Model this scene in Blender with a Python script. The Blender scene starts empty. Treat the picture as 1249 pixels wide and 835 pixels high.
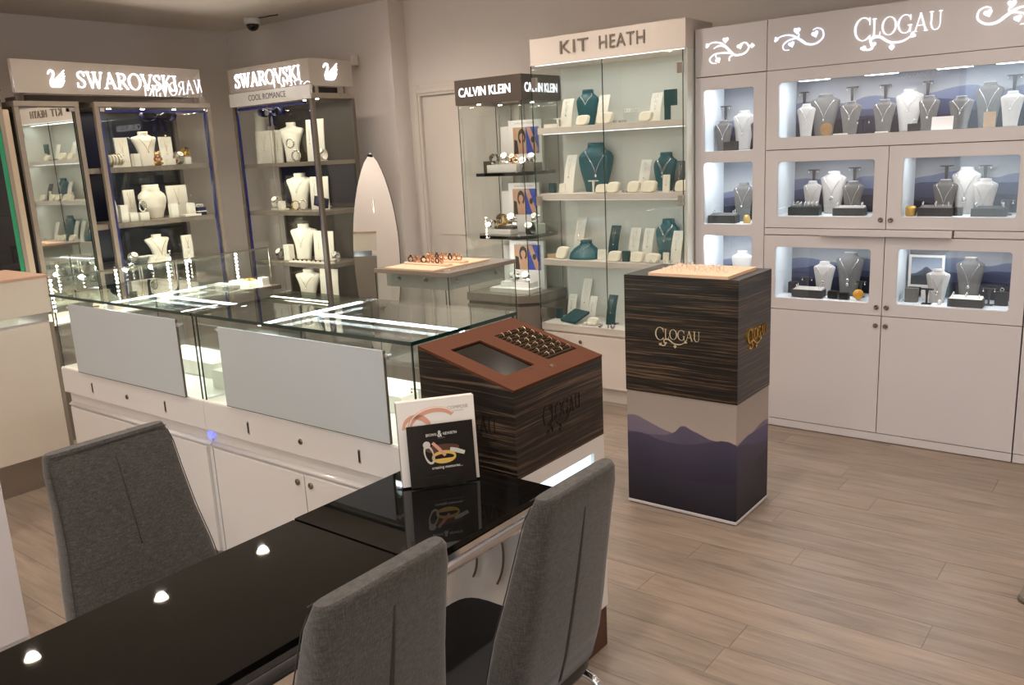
import bpy, bmesh, math, random
from mathutils import Vector, Matrix

random.seed(7)
SC = bpy.context.scene
COL = SC.collection
PI = math.pi

# ------------------------------------------------------------------ camera
cam_d = bpy.data.cameras.new('camera')
cam_d.sensor_fit = 'HORIZONTAL'
cam_d.sensor_width = 36.0
cam_d.lens = 36.0 * 1040.28 / 1249.0
cam_d.clip_start = 0.02
cam_d.clip_end = 60
cam = bpy.data.objects.new('camera', cam_d)
COL.objects.link(cam)
_p, _r, _y = math.radians(12.654), math.radians(-2.837), math.radians(-38.058)
_fw = Vector((math.sin(_y) * math.cos(_p), math.cos(_y) * math.cos(_p), -math.sin(_p)))
_rt = Vector((math.cos(_y), -math.sin(_y), 0.0))
_up = _rt.cross(_fw)
_r2 = _rt * math.cos(_r) + _up * math.sin(_r)
_u2 = -_rt * math.sin(_r) + _up * math.cos(_r)
cam.matrix_world = Matrix(((_r2.x, _u2.x, -_fw.x, 0), (_r2.y, _u2.y, -_fw.y, 0), (_r2.z, _u2.z, -_fw.z, 1.6), (0, 0, 0, 1)))
SC.camera = cam

# ------------------------------------------------------------------ world, exposure
w = bpy.data.worlds.new('world')
SC.world = w
w.use_nodes = True
_bg = w.node_tree.nodes['Background']
_bg.inputs[0].default_value = (0.86, 0.93, 1.0, 1)
_bg.inputs[1].default_value = 1.6
SC.view_settings.view_transform = 'Standard'
SC.view_settings.look = 'None'
SC.view_settings.gamma = 1
SC.view_settings.exposure = 0.88
SC.view_settings.use_curve_mapping = False
SC.cycles.transparent_max_bounces = 32
SC.cycles.max_bounces = 9
SC.cycles.glossy_bounces = 5
SC.cycles.diffuse_bounces = 4
SC.cycles.sample_clamp_indirect = 6

DOWN_W = 37.0          # watts of one ceiling downlight
CASE_W = 0.68          # watts per metre of a case's light bar
CEIL = 2.72

# ------------------------------------------------------------------ mesh builder
class MB:
    def __init__(self):
        self.v = []; self.f = []; self.sm = []
    def add(self, vs, fs, smooth=False):
        o = len(self.v)
        self.v += [tuple(p) for p in vs]
        for f in fs:
            self.f.append(tuple(i + o for i in f)); self.sm.append(smooth)
        return self
    def box(self, x0, x1, y0, y1, z0, z1):
        if x0 > x1: x0, x1 = x1, x0
        if y0 > y1: y0, y1 = y1, y0
        if z0 > z1: z0, z1 = z1, z0
        return self.add([(x0, y0, z0), (x1, y0, z0), (x1, y1, z0), (x0, y1, z0), (x0, y0, z1), (x1, y0, z1), (x1, y1, z1), (x0, y1, z1)],
                        [(3, 2, 1, 0), (4, 5, 6, 7), (0, 1, 5, 4), (1, 2, 6, 5), (2, 3, 7, 6), (3, 0, 4, 7)])
    def rings(self, rs, cap0=True, cap1=True, smooth=True, closed=False):
        n = len(rs[0]); vs = [p for r in rs for p in r]; fs = []
        m = len(rs)
        for i in range(m if closed else m - 1):
            a, b = i * n, ((i + 1) % m) * n
            for k in range(n):
                k2 = (k + 1) % n
                fs.append((a + k, a + k2, b + k2, b + k))
        self.add(vs, fs, smooth)
        o = len(self.v) - len(vs)
        if not closed:
            if cap0: self.f.append(tuple(o + k for k in reversed(range(n)))); self.sm.append(False)
            if cap1: self.f.append(tuple(o + (m - 1) * n + k for k in range(n))); self.sm.append(False)
        return self
    def lathe(self, prof, c=(0, 0, 0), n=20, axis='z', smooth=True):
        rs = []
        for r, z in prof:
            ring = []
            for k in range(n):
                a = 2 * PI * k / n
                p = (r * math.cos(a), r * math.sin(a), z)
                if axis == 'x': p = (p[2], p[0], p[1])
                elif axis == 'y': p = (p[1], p[2], p[0])
                ring.append((p[0] + c[0], p[1] + c[1], p[2] + c[2]))
            rs.append(ring)
        return self.rings(rs, smooth=smooth)
    def tube(self, pts, r, n=8, closed=False, r1=None):
        pts = [Vector(p) for p in pts]; m = len(pts)
        rs = []; N = None
        for i, p in enumerate(pts):
            a = pts[(i - 1) % m] if (closed or i > 0) else p
            b = pts[(i + 1) % m] if (closed or i < m - 1) else p
            t = (b - a).normalized()
            if N is None:
                N = t.orthogonal().normalized()
            else:
                N = (N - t * N.dot(t))
                N = N.normalized() if N.length > 1e-6 else t.orthogonal().normalized()
            B = t.cross(N)
            rr = r if r1 is None else r + (r1 - r) * i / (m - 1)
            rs.append([tuple(p + (N * math.cos(2 * PI * k / n) + B * math.sin(2 * PI * k / n)) * rr) for k in range(n)])
        return self.rings(rs, closed=closed)
    def ring3(self, c, R, r, axis='z', n=20, k=6, sx=1.0, sz=1.0, frame=None):
        c = Vector(c)
        ex, ey = {'z': (Vector((1, 0, 0)), Vector((0, 1, 0))), 'y': (Vector((1, 0, 0)), Vector((0, 0, 1))), 'x': (Vector((0, 1, 0)), Vector((0, 0, 1)))}[axis] if frame is None else frame
        return self.tube([c + ex * (R * sx * math.cos(2 * PI * i / n)) + ey * (R * sz * math.sin(2 * PI * i / n)) for i in range(n)], r, k, closed=True)
    def sphere(self, c, r, n=12, m=8, sx=1, sy=1, sz=1):
        rs = []
        for j in range(1, m):
            t = PI * j / m
            rs.append([(c[0] + sx * r * math.sin(t) * math.cos(2 * PI * k / n), c[1] + sy * r * math.sin(t) * math.sin(2 * PI * k / n), c[2] - sz * r * math.cos(t)) for k in range(n)])
        return self.rings(rs)
    def prism(self, poly, fr, d):
        """poly 2D list on frame fr=(origin,u,v,n) extruded from 0 to d along n."""
        O, U, V, N = fr
        a = [O + U * x + V * y for x, y in poly]
        b = [p + N * d for p in a]
        n = len(poly); fs = [tuple(range(n, 2 * n)), tuple(reversed(range(n)))]
        fs += [(k, (k + 1) % n, n + (k + 1) % n, n + k) for k in range(n)]
        return self.add(a + b, fs)
    def ribbon(self, pts, fr, d):
        """stroke: pts (x,y,width)."""
        O, U, V, N = fr; L = []; R = []
        m = len(pts)
        closed = abs(pts[0][0] - pts[-1][0]) < 1e-6 and abs(pts[0][1] - pts[-1][1]) < 1e-6 and m > 4
        for i in range(m):
            a = pts[i - 1] if i > 0 else (pts[-2] if closed else pts[0])
            b = pts[i + 1] if i < m - 1 else (pts[1] if closed else pts[-1])
            tx, ty = b[0] - a[0], b[1] - a[1]
            l = math.hypot(tx, ty) or 1
            nx, ny = -ty / l, tx / l
            h = pts[i][2] / 2
            L.append(O + U * (pts[i][0] + nx * h) + V * (pts[i][1] + ny * h))
            R.append(O + U * (pts[i][0] - nx * h) + V * (pts[i][1] - ny * h))
        vs = []; fs = []
        for l_, r_ in zip(L, R):
            vs += [l_, r_, l_ + N * d, r_ + N * d]
        for i in range(m - 1):
            a, b = 4 * i, 4 * i + 4
            fs += [(a + 2, a + 3, b + 3, b + 2), (a, a + 2, b + 2, b), (a + 3, a + 1, b + 1, b + 3)]
        fs += [(0, 1, 3, 2), (4 * m - 4, 4 * m - 2, 4 * m - 1, 4 * m - 3)]
        return self.add(vs, fs)
    def plate_hole(self, x0, x1, z0, z1, holes, y0, y1):
        """vertical plate in xz with rounded rectangular holes stacked in z, thickness y0..y1."""
        zs = [z0] + [(holes[i][3] + holes[i + 1][2]) / 2 for i in range(len(holes) - 1)] + [z1]
        for (a, b, c, d, r), za, zb in zip(holes, zs[:-1], zs[1:]):
            inner = []; outer = []
            for cx, cz, s, oc in ((b - r, d - r, 0, (x1, zb)), (a + r, d - r, 1, (x0, zb)), (a + r, c + r, 2, (x0, za)), (b - r, c + r, 3, (x1, za))):
                for k in range(5):
                    t = (s + k / 4) * PI / 2
                    inner.append((cx + r * math.cos(t), cz + r * math.sin(t)))
                    outer.append(oc)
            n = len(inner)
            vs = [(p[0], y0, p[1]) for p in inner] + [(p[0], y1, p[1]) for p in inner]
            oc = [(x1, zb), (x0, zb), (x0, za), (x1, za)]
            vs += [(p[0], y0, p[1]) for p in oc] + [(p[0], y1, p[1]) for p in oc]
            fs = []
            for k in range(n):
                k2 = (k + 1) % n
                fs.append((k, k2, n + k2, n + k))
                q, q2 = k // 5, k2 // 5
                if q == q2:
                    fs.append((k, 2 * n + q, k2)); fs.append((n + k, n + k2, 2 * n + 4 + q))
                else:
                    fs.append((k, 2 * n + q, 2 * n + q2, k2)); fs.append((n + k, n + k2, 2 * n + 4 + q2, 2 * n + 4 + q))
            for q in range(4):
                q2 = (q + 1) % 4
                fs.append((2 * n + q, 2 * n + 4 + q, 2 * n + 4 + q2, 2 * n + q2))
            self.add(vs, fs)
        return self
    def build(self, name, m, parent=None, bev=0.0, loc=None):
        me = bpy.data.meshes.new(name)
        me.from_pydata(self.v, [], self.f)
        me.polygons.foreach_set('use_smooth', self.sm)
        me.materials.append(M[m])
        if bev:
            bm = bmesh.new(); bm.from_mesh(me)
            bmesh.ops.recalc_face_normals(bm, faces=bm.faces)
            es = [e for e in bm.edges if len(e.link_faces) == 2 and e.calc_face_angle(0) > 0.6]
            bmesh.ops.bevel(bm, geom=es, offset=bev, segments=2, profile=0.6, affect='EDGES', clamp_overlap=True)
            bm.to_mesh(me); bm.free()
        else:
            bm = bmesh.new(); bm.from_mesh(me)
            bmesh.ops.recalc_face_normals(bm, faces=bm.faces)
            bm.to_mesh(me); bm.free()
        me.update()
        o = bpy.data.objects.new(name, me)
        COL.objects.link(o)
        if parent is not None: o.parent = parent
        if loc is not None: o.location = loc
        return o

def B(x0, x1, y0, y1, z0, z1):
    return MB().box(x0, x1, y0, y1, z0, z1)

def FR(o, u, v, n):
    return (Vector(o), Vector(u), Vector(v), Vector(n))
def fr_front(x, y, z):      # faces -Y, text runs +X
    return FR((x, y, z), (1, 0, 0), (0, 0, 1), (0, -1, 0))
def fr_side(x, y, z):       # faces +X, text runs +Y
    return FR((x, y, z), (0, 1, 0), (0, 0, 1), (1, 0, 0))

def tag(o, label=None, cat=None, group=None, kind=None):
    if label: o['label'] = label
    if cat: o['category'] = cat
    if group: o['group'] = group
    if kind: o['kind'] = kind
    return o
def thing(name, label, cat, loc=(0, 0, 0), rz=0.0, group=None):
    o = bpy.data.objects.new(name, None)
    o.empty_display_size = 0.05
    COL.objects.link(o)
    o.location = loc; o.rotation_euler = (0, 0, rz)
    return tag(o, label, cat, group)
def struct(name, mb, m, parent=None, bev=0.0):
    o = mb.build(name, m, parent, bev)
    if parent is None: o['kind'] = 'structure'
    return o
def copy_tree(o, parent=None):
    c = o.copy(); COL.objects.link(c)
    if parent is not None: c.parent = parent
    for ch in list(o.children): copy_tree(ch, c)
    return c

# ------------------------------------------------------------------ materials
M = {}
def lin(h):
    r = []
    for i in (0, 2, 4):
        c = int(h[i:i + 2], 16) / 255
        r.append(c / 12.92 if c <= 0.04045 else ((c + 0.055) / 1.055) ** 2.4)
    return (r[0], r[1], r[2], 1)
class NT:
    def __init__(self, name):
        self.m = bpy.data.materials.new(name); self.m.use_nodes = True
        self.t = self.m.node_tree; self.n = self.t.nodes; self.l = self.t.links
        self.b = self.n['Principled BSDF']; self.out = self.n['Material Output']
        M[name] = self.m
    def N(self, typ, **kw):
        n = self.n.new(typ)
        for k, v in kw.items(): setattr(n, k, v)
        return n
    def L(self, a, b): self.l.new(a, b)
    def math(self, op, a, b=None, c=None):
        n = self.N('ShaderNodeMath', operation=op)
        for i, x in enumerate((a, b, c)):
            if x is None: continue
            if isinstance(x, (int, float)): n.inputs[i].default_value = x
            else: self.L(x, n.inputs[i])
        return n.outputs[0]
    def mix(self, f, a, b):
        n = self.N('ShaderNodeMix', data_type='RGBA')
        for i, x in ((0, f), (6, a), (7, b)):
            if hasattr(x, 'links'): self.L(x, n.inputs[i])
            else: n.inputs[i].default_value = x
        return n.outputs[2]
    def coords(self, scale=(1, 1, 1), kind='Object', loc=(0, 0, 0)):
        t = self.N('ShaderNodeTexCoord'); mp = self.N('ShaderNodeMapping')
        mp.inputs['Scale'].default_value = scale; mp.inputs['Location'].default_value = loc
        self.L(t.outputs[kind], mp.inputs[0]); return mp.outputs[0]
    def noise(self, vec, scale, detail=4, rough=0.55, dist=0.0):
        n = self.N('ShaderNodeTexNoise'); n.inputs['Scale'].default_value = scale
        n.inputs['Detail'].default_value = detail; n.inputs['Roughness'].default_value = rough
        n.inputs['Distortion'].default_value = dist
        self.L(vec, n.inputs['Vector']); return n.outputs[0]
    def ramp(self, f, stops):
        n = self.N('ShaderNodeValToRGB'); cr = n.color_ramp
        while len(cr.elements) < len(stops): cr.elements.new(0.5)
        for e, (p, c) in zip(cr.elements, stops):
            e.position = p; e.color = c if not isinstance(c, str) else lin(c)
        self.L(f, n.inputs[0]); return n.outputs[0]
    def bump(self, h, strength=0.2, dist=0.002):
        n = self.N('ShaderNodeBump'); n.inputs['Strength'].default_value = strength; n.inputs['Distance'].default_value = dist
        self.L(h, n.inputs['Height']); self.L(n.outputs[0], self.b.inputs['Normal'])
def mat(name, col, rough=0.5, metal=0.0, spec=0.5, emit=None, es=0.0, sheen=0.0, coat=0.0, var=0.0, vs=6.0, bump=0.0, bs=200.0):
    t = NT(name)
    c = lin(col)
    t.b.inputs['Base Color'].default_value = c
    t.b.inputs['Roughness'].default_value = rough
    t.b.inputs['Metallic'].default_value = metal
    t.b.inputs['Specular IOR Level'].default_value = spec
    if sheen: t.b.inputs['Sheen Weight'].default_value = sheen
    if coat:
        t.b.inputs['Coat Weight'].default_value = coat; t.b.inputs['Coat Roughness'].default_value = 0.04
    if emit:
        t.b.inputs['Emission Color'].default_value = lin(emit); t.b.inputs['Emission Strength'].default_value = es
    if var:
        v = t.coords()
        n = t.noise(v, vs)
        dark = tuple(x * (1 - var) for x in c[:3]) + (1,); lite = tuple(min(1, x * (1 + var * 0.6)) for x in c[:3]) + (1,)
        t.L(t.ramp(n, [(0.3, dark), (0.7, lite)]), t.b.inputs['Base Color'])
    if bump:
        t.bump(t.noise(t.coords(), bs, 2), bump, 0.001)
    return t
def glass(name, tint, f0=0.045, rough=0.0, absorb=1.0):
    t = NT(name); t.n.remove(t.b)
    lw = t.N('ShaderNodeLayerWeight'); lw.inputs['Blend'].default_value = 0.5
    p5 = t.math('POWER', lw.outputs['Facing'], 5.0)
    fac = t.math('MULTIPLY_ADD', p5, 1 - f0, f0)
    tr = t.N('ShaderNodeBsdfTransparent'); tr.inputs[0].default_value = lin(tint)
    gl = t.N('ShaderNodeBsdfGlossy'); gl.inputs['Roughness'].default_value = rough
    gl.inputs['Color'].default_value = (1, 1, 1, 1)
    mx = t.N('ShaderNodeMixShader')
    t.L(fac, mx.inputs[0]); t.L(tr.outputs[0], mx.inputs[1]); t.L(gl.outputs[0], mx.inputs[2])
    t.L(mx.outputs[0], t.out.inputs[0])
    return t

mat('wall_paint', 'd9d0c9', 0.8, spec=0.2, var=0.03, vs=1.2, bump=0.08, bs=90)
mat('ceiling_paint', 'd6cbc0', 0.85, spec=0.15, var=0.03, vs=1.0)
mat('door_paint', 'd3c9bf', 0.45, spec=0.35)
mat('white_laminate', 'cec8c8', 0.42, spec=0.4, var=0.012, vs=2.0)
mat('white_gloss', 'd8d4d0', 0.16, spec=0.5)
mat('warm_white', 'cabfb0', 0.4, spec=0.4)
mat('inner_white', 'e6ecef', 0.6, spec=0.3)
mat('kh_white', 'dcdcd2', 0.55, spec=0.3)
mat('kh_trim', 'dbd0c6', 0.4, spec=0.4)
mat('gap_dark', '3a342f', 0.7)
mat('joint_dark', '5b4f43', 0.8)
mat('chrome', 'd8d8da', 0.08, 1.0)
mat('steel', 'b4aea6', 0.28, 1.0)
mat('knob_metal', '8f8478', 0.25, 1.0)
mat('dark_hole', '14110f', 0.6)
mat('silver', 'e4e2de', 0.16, 1.0)
mat('gold', 'e0b25a', 0.2, 1.0)
mat('rose_gold', 'd6a27c', 0.18, 1.0)
mat('gold_satin', 'd2ab62', 0.45, 0.9)
mat('led', 'ffffff', 0.5, emit='f1f6ff', es=9.0)
mat('led_soft', 'ffffff', 0.5, emit='eaf3ff', es=1.1)
mat('led_dot', 'ffffff', 0.5, emit='fff3dc', es=26.0)
mat('lamp_lens', 'ffffff', 0.5, emit='ffe6c4', es=26.0)
mat('sign_light', 'ffffff', 0.5, emit='f6f2ff', es=5.0)
mat('sign_soft', 'ffffff', 0.5, emit='f8f6ff', es=0.62)
mat('sign_pale', 'ffffff', 0.5, emit='d9e2ff', es=0.5)
mat('cyan_panel', 'e8f6ff', 0.4, emit='b9e2f8', es=1.0)
mat('taupe', '7d7266', 0.45, spec=0.4, var=0.04, vs=3)
mat('taupe_dark', '5e554b', 0.45, spec=0.4)
mat('taupe_metal', '8d8276', 0.32, 0.35)
mat('tan_panel', 'a3927c', 0.5)
mat('header_acrylic', '978d83', 0.0, spec=0.5).b.inputs['IOR'].default_value = 2.3
mat('band_grey', 'b4b0aa', 0.2, spec=0.5)
mat('back_dark', '2b2824', 0.35, spec=0.4)
mat('back_olive', '453f37', 0.5)
mat('back_navy', '141933', 0.3, spec=0.4)
mat('navy', '1d1f66', 0.35)
mat('navy_satin', '12143a', 0.55, spec=0.3)
mat('ck_brown', '4f463e', 0.4, spec=0.4)
mat('green_edge', '2a7a55', 0.2)
mat('glass_edge', '0f2d26', 0.12, spec=0.6)
mat('black_gloss', '080706', 0.02, spec=0.22, coat=0.0)
mat('black_gloss2', '12110f', 0.05, spec=0.5)
mat('black_box', '1a1a1c', 0.4)
mat('charcoal', '3c3a39', 0.55, var=0.06, vs=20)
mat('grey_linen', '706e6b', 0.85, spec=0.15, var=0.10, vs=40, bump=0.25, bs=260)
mat('pale_linen', 'b8b3ad', 0.85, spec=0.15, var=0.05, vs=40)
mat('cream', 'e8e2d4', 0.6, spec=0.3, var=0.03, vs=12)
mat('cream_light', 'efeadd', 0.6, spec=0.3)
mat('cream_pad', 'e6dcc6', 0.65, spec=0.25, var=0.05, vs=30)
mat('peach_pad', 'e2bfa0', 0.7, spec=0.2)
mat('desk_top', 'b8957c', 0.5)
mat('teal', '035159', 0.36, spec=0.45, sheen=0.0, var=0.12, vs=9)
mat('teal_dark', '123f42', 0.5, spec=0.4)
mat('slate_strip', '2a3634', 0.5)
mat('frost', 'b6bcbd', 0.25, spec=0.45)
mat('paper_white', 'e9e2da', 0.5, spec=0.3)
mat('paper_edge', '9c938b', 0.8)
mat('print_black', '26221f', 0.22, spec=0.5)
mat('print_glow', '5a3f31', 0.3, spec=0.4)
mat('print_ring', 'd8a088', 0.4)
mat('print_ring2', 'f0d8ca', 0.4)
mat('print_grey', '8b857e', 0.5)
mat('print_white', 'efe9e2', 0.4)
mat('print_gold', 'd9b45e', 0.4)
mat('print_silver', 'cfc8be', 0.4)
mat('print_skin', 'c08d70', 0.5)
mat('print_hair', '2b1d18', 0.5)
mat('print_blue', '2b3f9c', 0.4)
mat('print_beige', 'b99a78', 0.5)
mat('leather_tan', '57301b', 0.62, spec=0.12, var=0.06, vs=14)
mat('foam_brown', '33281c', 0.95, spec=0.1)
mat('pale_gold', 'ecd2ae', 0.2, 1.0)
mat('bronze_dark', '5d4636', 0.25, 1.0)
mat('screen_dark', '0f0e0d', 0.12, spec=0.5)
mat('brown_base', '4b2b1d', 0.5, var=0.1, vs=6)
mat('letter_bronze', '8f857b', 0.35, 0.6)
mat('letter_dark', '1c120c', 0.35)
mat('letter_black', '24211f', 0.4)
mat('letter_gold', 'e8c16a', 0.22, 1.0)
mat('letter_pale', 'd8c9a8', 0.35, 0.3)
mat('letter_faint', '8d93a6', 0.5)
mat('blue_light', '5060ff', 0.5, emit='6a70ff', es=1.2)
mat('yellow_ball', 'd99a2b', 0.5, var=0.2, vs=30)
mat('brown_disc', 'a07a4c', 0.5)
mat('camera_white', 'd6d0c8', 0.4)
mat('dome_dark', '1b1613', 0.05)
mat('red_stone', '6a1015', 0.1)
mat('swirl', '8a8072', 0.3)
mat('gloss_cream', 'b7aa9a', 0.10, spec=0.5)
mat('white_stone', 'e8e4dc', 0.4)
glass('glass_clear', 'fbfdfc', 0.035)
glass('glass_case', 'f9fbfa', 0.04)
glass('glass_top', 'eaf2ee', 0.07)
glass('glass_window', 'fbfcfd', 0.03)
def frosted(name, tint, k):
    t = NT(name)
    tr = t.N('ShaderNodeBsdfTransparent'); tr.inputs[0].default_value = lin(tint)
    t.b.inputs['Base Color'].default_value = lin(tint); t.b.inputs['Roughness'].default_value = 0.3
    mx = t.N('ShaderNodeMixShader'); mx.inputs[0].default_value = k
    t.L(tr.outputs[0], mx.inputs[1]); t.L(t.b.outputs[0], mx.inputs[2]); t.L(mx.outputs[0], t.out.inputs[0])
frosted('frosted_sheet', 'c9ccc6', 0.55)
glass('glass_dark', '3c4340', 0.08)
mat('mirror', 'e9ebea', 0.01, 1.0)
mat('tower_mirror', 'dcded8', 0.015, 1.0)

# oak-look vinyl planks: grain runs along the plank, tone differs from plank to plank
def wood_floor():
    t = NT('oak_plank')
    oi = t.N('ShaderNodeObjectInfo')
    tc = t.N('ShaderNodeTexCoord'); add = t.N('ShaderNodeVectorMath', operation='ADD')
    sc = t.N('ShaderNodeVectorMath', operation='SCALE'); sc.inputs[0].default_value = (13.0, 7.0, 0.0)
    t.L(oi.outputs['Random'], sc.inputs['Scale']); t.L(tc.outputs['Object'], add.inputs[0]); t.L(sc.outputs[0], add.inputs[1])
    mp = t.N('ShaderNodeMapping'); mp.inputs['Scale'].default_value = (1.0, 9.0, 1.0); t.L(add.outputs[0], mp.inputs[0])
    g = t.noise(mp.outputs[0], 3.2, 6, 0.6, 0.6)
    mp2 = t.N('ShaderNodeMapping'); mp2.inputs['Scale'].default_value = (2.0, 60.0, 1.0); t.L(add.outputs[0], mp2.inputs[0])
    f = t.noise(mp2.outputs[0], 3.0, 4, 0.6)
    base = t.ramp(g, [(0.22, '6a5d52'), (0.42, '827366'), (0.58, '8e7e70'), (0.8, '9d8d7e')])
    fine = t.ramp(f, [(0.3, (0.80, 0.80, 0.80, 1)), (0.6, (1, 1, 1, 1))])
    n = t.N('ShaderNodeMix', data_type='RGBA', blend_type='MULTIPLY'); n.inputs[0].default_value = 0.7
    t.L(base, n.inputs[6]); t.L(fine, n.inputs[7])
    n2 = t.N('ShaderNodeMix', data_type='RGBA', blend_type='MULTIPLY'); n2.inputs[0].default_value = 1
    tone = t.ramp(oi.outputs['Random'], [(0.0, (0.9, 0.9, 0.89, 1)), (0.5, (1.0, 0.99, 0.98, 1)), (1.0, (1.08, 1.06, 1.03, 1))])
    t.L(n.outputs[2], n2.inputs[6]); t.L(tone, n2.inputs[7])
    t.L(n2.outputs[2], t.b.inputs['Base Color'])
    t.b.inputs['Roughness'].default_value = 0.33; t.b.inputs['Specular IOR Level'].default_value = 0.45
    t.bump(f, 0.12, 0.001)
wood_floor()
# macassar ebony veneer: long horizontal streaks
def ebony():
    t = NT('ebony')
    v = t.coords((1.0, 1.0, 78.0))
    d = t.noise(t.coords((2.2, 2.2, 6.0)), 1.6, 3)
    add = t.N('ShaderNodeVectorMath', operation='ADD'); sc = t.N('ShaderNodeVectorMath', operation='SCALE')
    sc.inputs[0].default_value = (0, 0, 1.1); t.L(d, sc.inputs['Scale']); t.L(v, add.inputs[0]); t.L(sc.outputs[0], add.inputs[1])
    n1 = t.noise(add.outputs[0], 2.6, 6, 0.68, 0.12)
    v2 = t.N('ShaderNodeVectorMath', operation='SCALE'); v2.inputs['Scale'].default_value = 0.33; t.L(add.outputs[0], v2.inputs[0])
    n2 = t.noise(v2.outputs[0], 2.0, 3, 0.5)
    s = t.math('ADD', t.math('MULTIPLY', n1, 0.84), t.math('MULTIPLY', n2, 0.16))
    c = t.ramp(s, [(0.43, '0a0705'), (0.49, '160f0b'), (0.53, '2e231a'), (0.58, '584433'), (0.68, '79634c')])
    t.L(c, t.b.inputs['Base Color'])
    t.b.inputs['Roughness'].default_value = 0.33; t.b.inputs['Specular IOR Level'].default_value = 0.45
ebony()
def fabric():
    t = NT('grey_fabric')
    v = t.coords((1, 1, 1))
    a = t.noise(t.coords((520, 520, 60)), 1.0, 2); b = t.noise(t.coords((60, 60, 520)), 1.0, 2)
    big = t.noise(v, 7, 3)
    s = t.math('ADD', t.math('MULTIPLY', a, 0.5), t.math('MULTIPLY', b, 0.5))
    c = t.ramp(s, [(0.35, '322f2c'), (0.5, '423f3b'), (0.66, '54504b')])
    c2 = t.ramp(big, [(0.3, (0.9, 0.9, 0.9, 1)), (0.7, (1.05, 1.04, 1.03, 1))])
    n = t.N('ShaderNodeMix', data_type='RGBA', blend_type='MULTIPLY'); n.inputs[0].default_value = 1
    t.L(c, n.inputs[6]); t.L(c2, n.inputs[7]); t.L(n.outputs[2], t.b.inputs['Base Color'])
    t.b.inputs['Roughness'].default_value = 0.92; t.b.inputs['Specular IOR Level'].default_value = 0.15
    t.b.inputs['Sheen Weight'].default_value = 0.25
    t.bump(s, 0.4, 0.0012)
fabric()
mat('seat_black', '1d1b1a', 0.45, spec=0.4)
mat('fabric_seam', '302c29', 0.9)
# printed mountain ranges; axis 0 = x, 1 = y of the object, ridges from the farthest to the nearest
def mountains(name, axis, a0, a1, z0, z1, sky, ridges, jag=0.012, rough=0.45):
    t = NT(name)
    tc = t.N('ShaderNodeTexCoord'); sp = t.N('ShaderNodeSeparateXYZ'); t.L(tc.outputs['Object'], sp.inputs[0])
    u = t.math('DIVIDE', t.math('SUBTRACT', sp.outputs[axis], a0), a1 - a0)
    z = t.math('DIVIDE', t.math('SUBTRACT', sp.outputs[2], z0), z1 - z0)
    col = t.ramp(z, [(0.0, sky[0]), (0.55, sky[0]), (1.0, sky[1])])
    cv = t.N('ShaderNodeCombineXYZ'); t.L(u, cv.inputs[0])
    for i, (c, c2, pts) in enumerate(ridges):
        fc = t.N('ShaderNodeFloatCurve'); cu = fc.mapping.curves[0]
        cu.points[0].location = (0.0, pts[0][1]); cu.points[1].location = (1.0, pts[-1][1])
        for p in pts[1:-1]: cu.points.new(*p)
        fc.mapping.update()
        t.L(u, fc.inputs['Value'])
        nz = t.noise(cv.outputs[0], 14 + 3 * i, 3)
        h = t.math('ADD', fc.outputs[0], t.math('MULTIPLY', t.math('SUBTRACT', nz, 0.5), jag * 2))
        below = t.math('SUBTRACT', h, z)
        mask = t.math('MINIMUM', t.math('MAXIMUM', t.math('MULTIPLY', below, 160.0), 0.0), 1.0)
        dep = t.math('MINIMUM', t.math('MAXIMUM', t.math('MULTIPLY', below, 3.0), 0.0), 1.0)
        lc = t.mix(dep, lin(c), lin(c2))
        col = t.mix(mask, col, lc)
    t.L(col, t.b.inputs['Base Color'])
    t.b.inputs['Roughness'].default_value = rough; t.b.inputs['Specular IOR Level'].default_value = 0.3

# ------------------------------------------------------------------ lettering
def smooth(pts, n=6):
    out = []
    m = len(pts)
    for i in range(m - 1):
        p0 = pts[max(i - 1, 0)]; p1 = pts[i]; p2 = pts[i + 1]; p3 = pts[min(i + 2, m - 1)]
        for k in range(n):
            s = k / n
            out.append(tuple(0.5 * ((2 * p1[j]) + (-p0[j] + p2[j]) * s + (2 * p0[j] - 5 * p1[j] + 4 * p2[j] - p3[j]) * s * s + (-p0[j] + 3 * p1[j] - 3 * p2[j] + p3[j]) * s ** 3) for j in range(3)))
    out.append(tuple(pts[-1]))
    return out
TK, TN = 0.135, 0.05
def arc(cx, cy, rx, ry, a0, a1, n=18, tk=TK, tn=TN):
    out = []
    for i in range(n + 1):
        a = math.radians(a0 + (a1 - a0) * i / n)
        out.append((cx + rx * math.cos(a), cy + ry * math.sin(a), tn + (tk - tn) * abs(math.cos(a)) ** 1.6))
    return out
def ln(x0, y0, x1, y1, w0, w1=None): return [(x0, y0, w0), (x1, y1, w1 or w0)]
def sf(x, y, h=0.13): return ln(x - h, y, x + h, y, 0.045)
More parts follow.
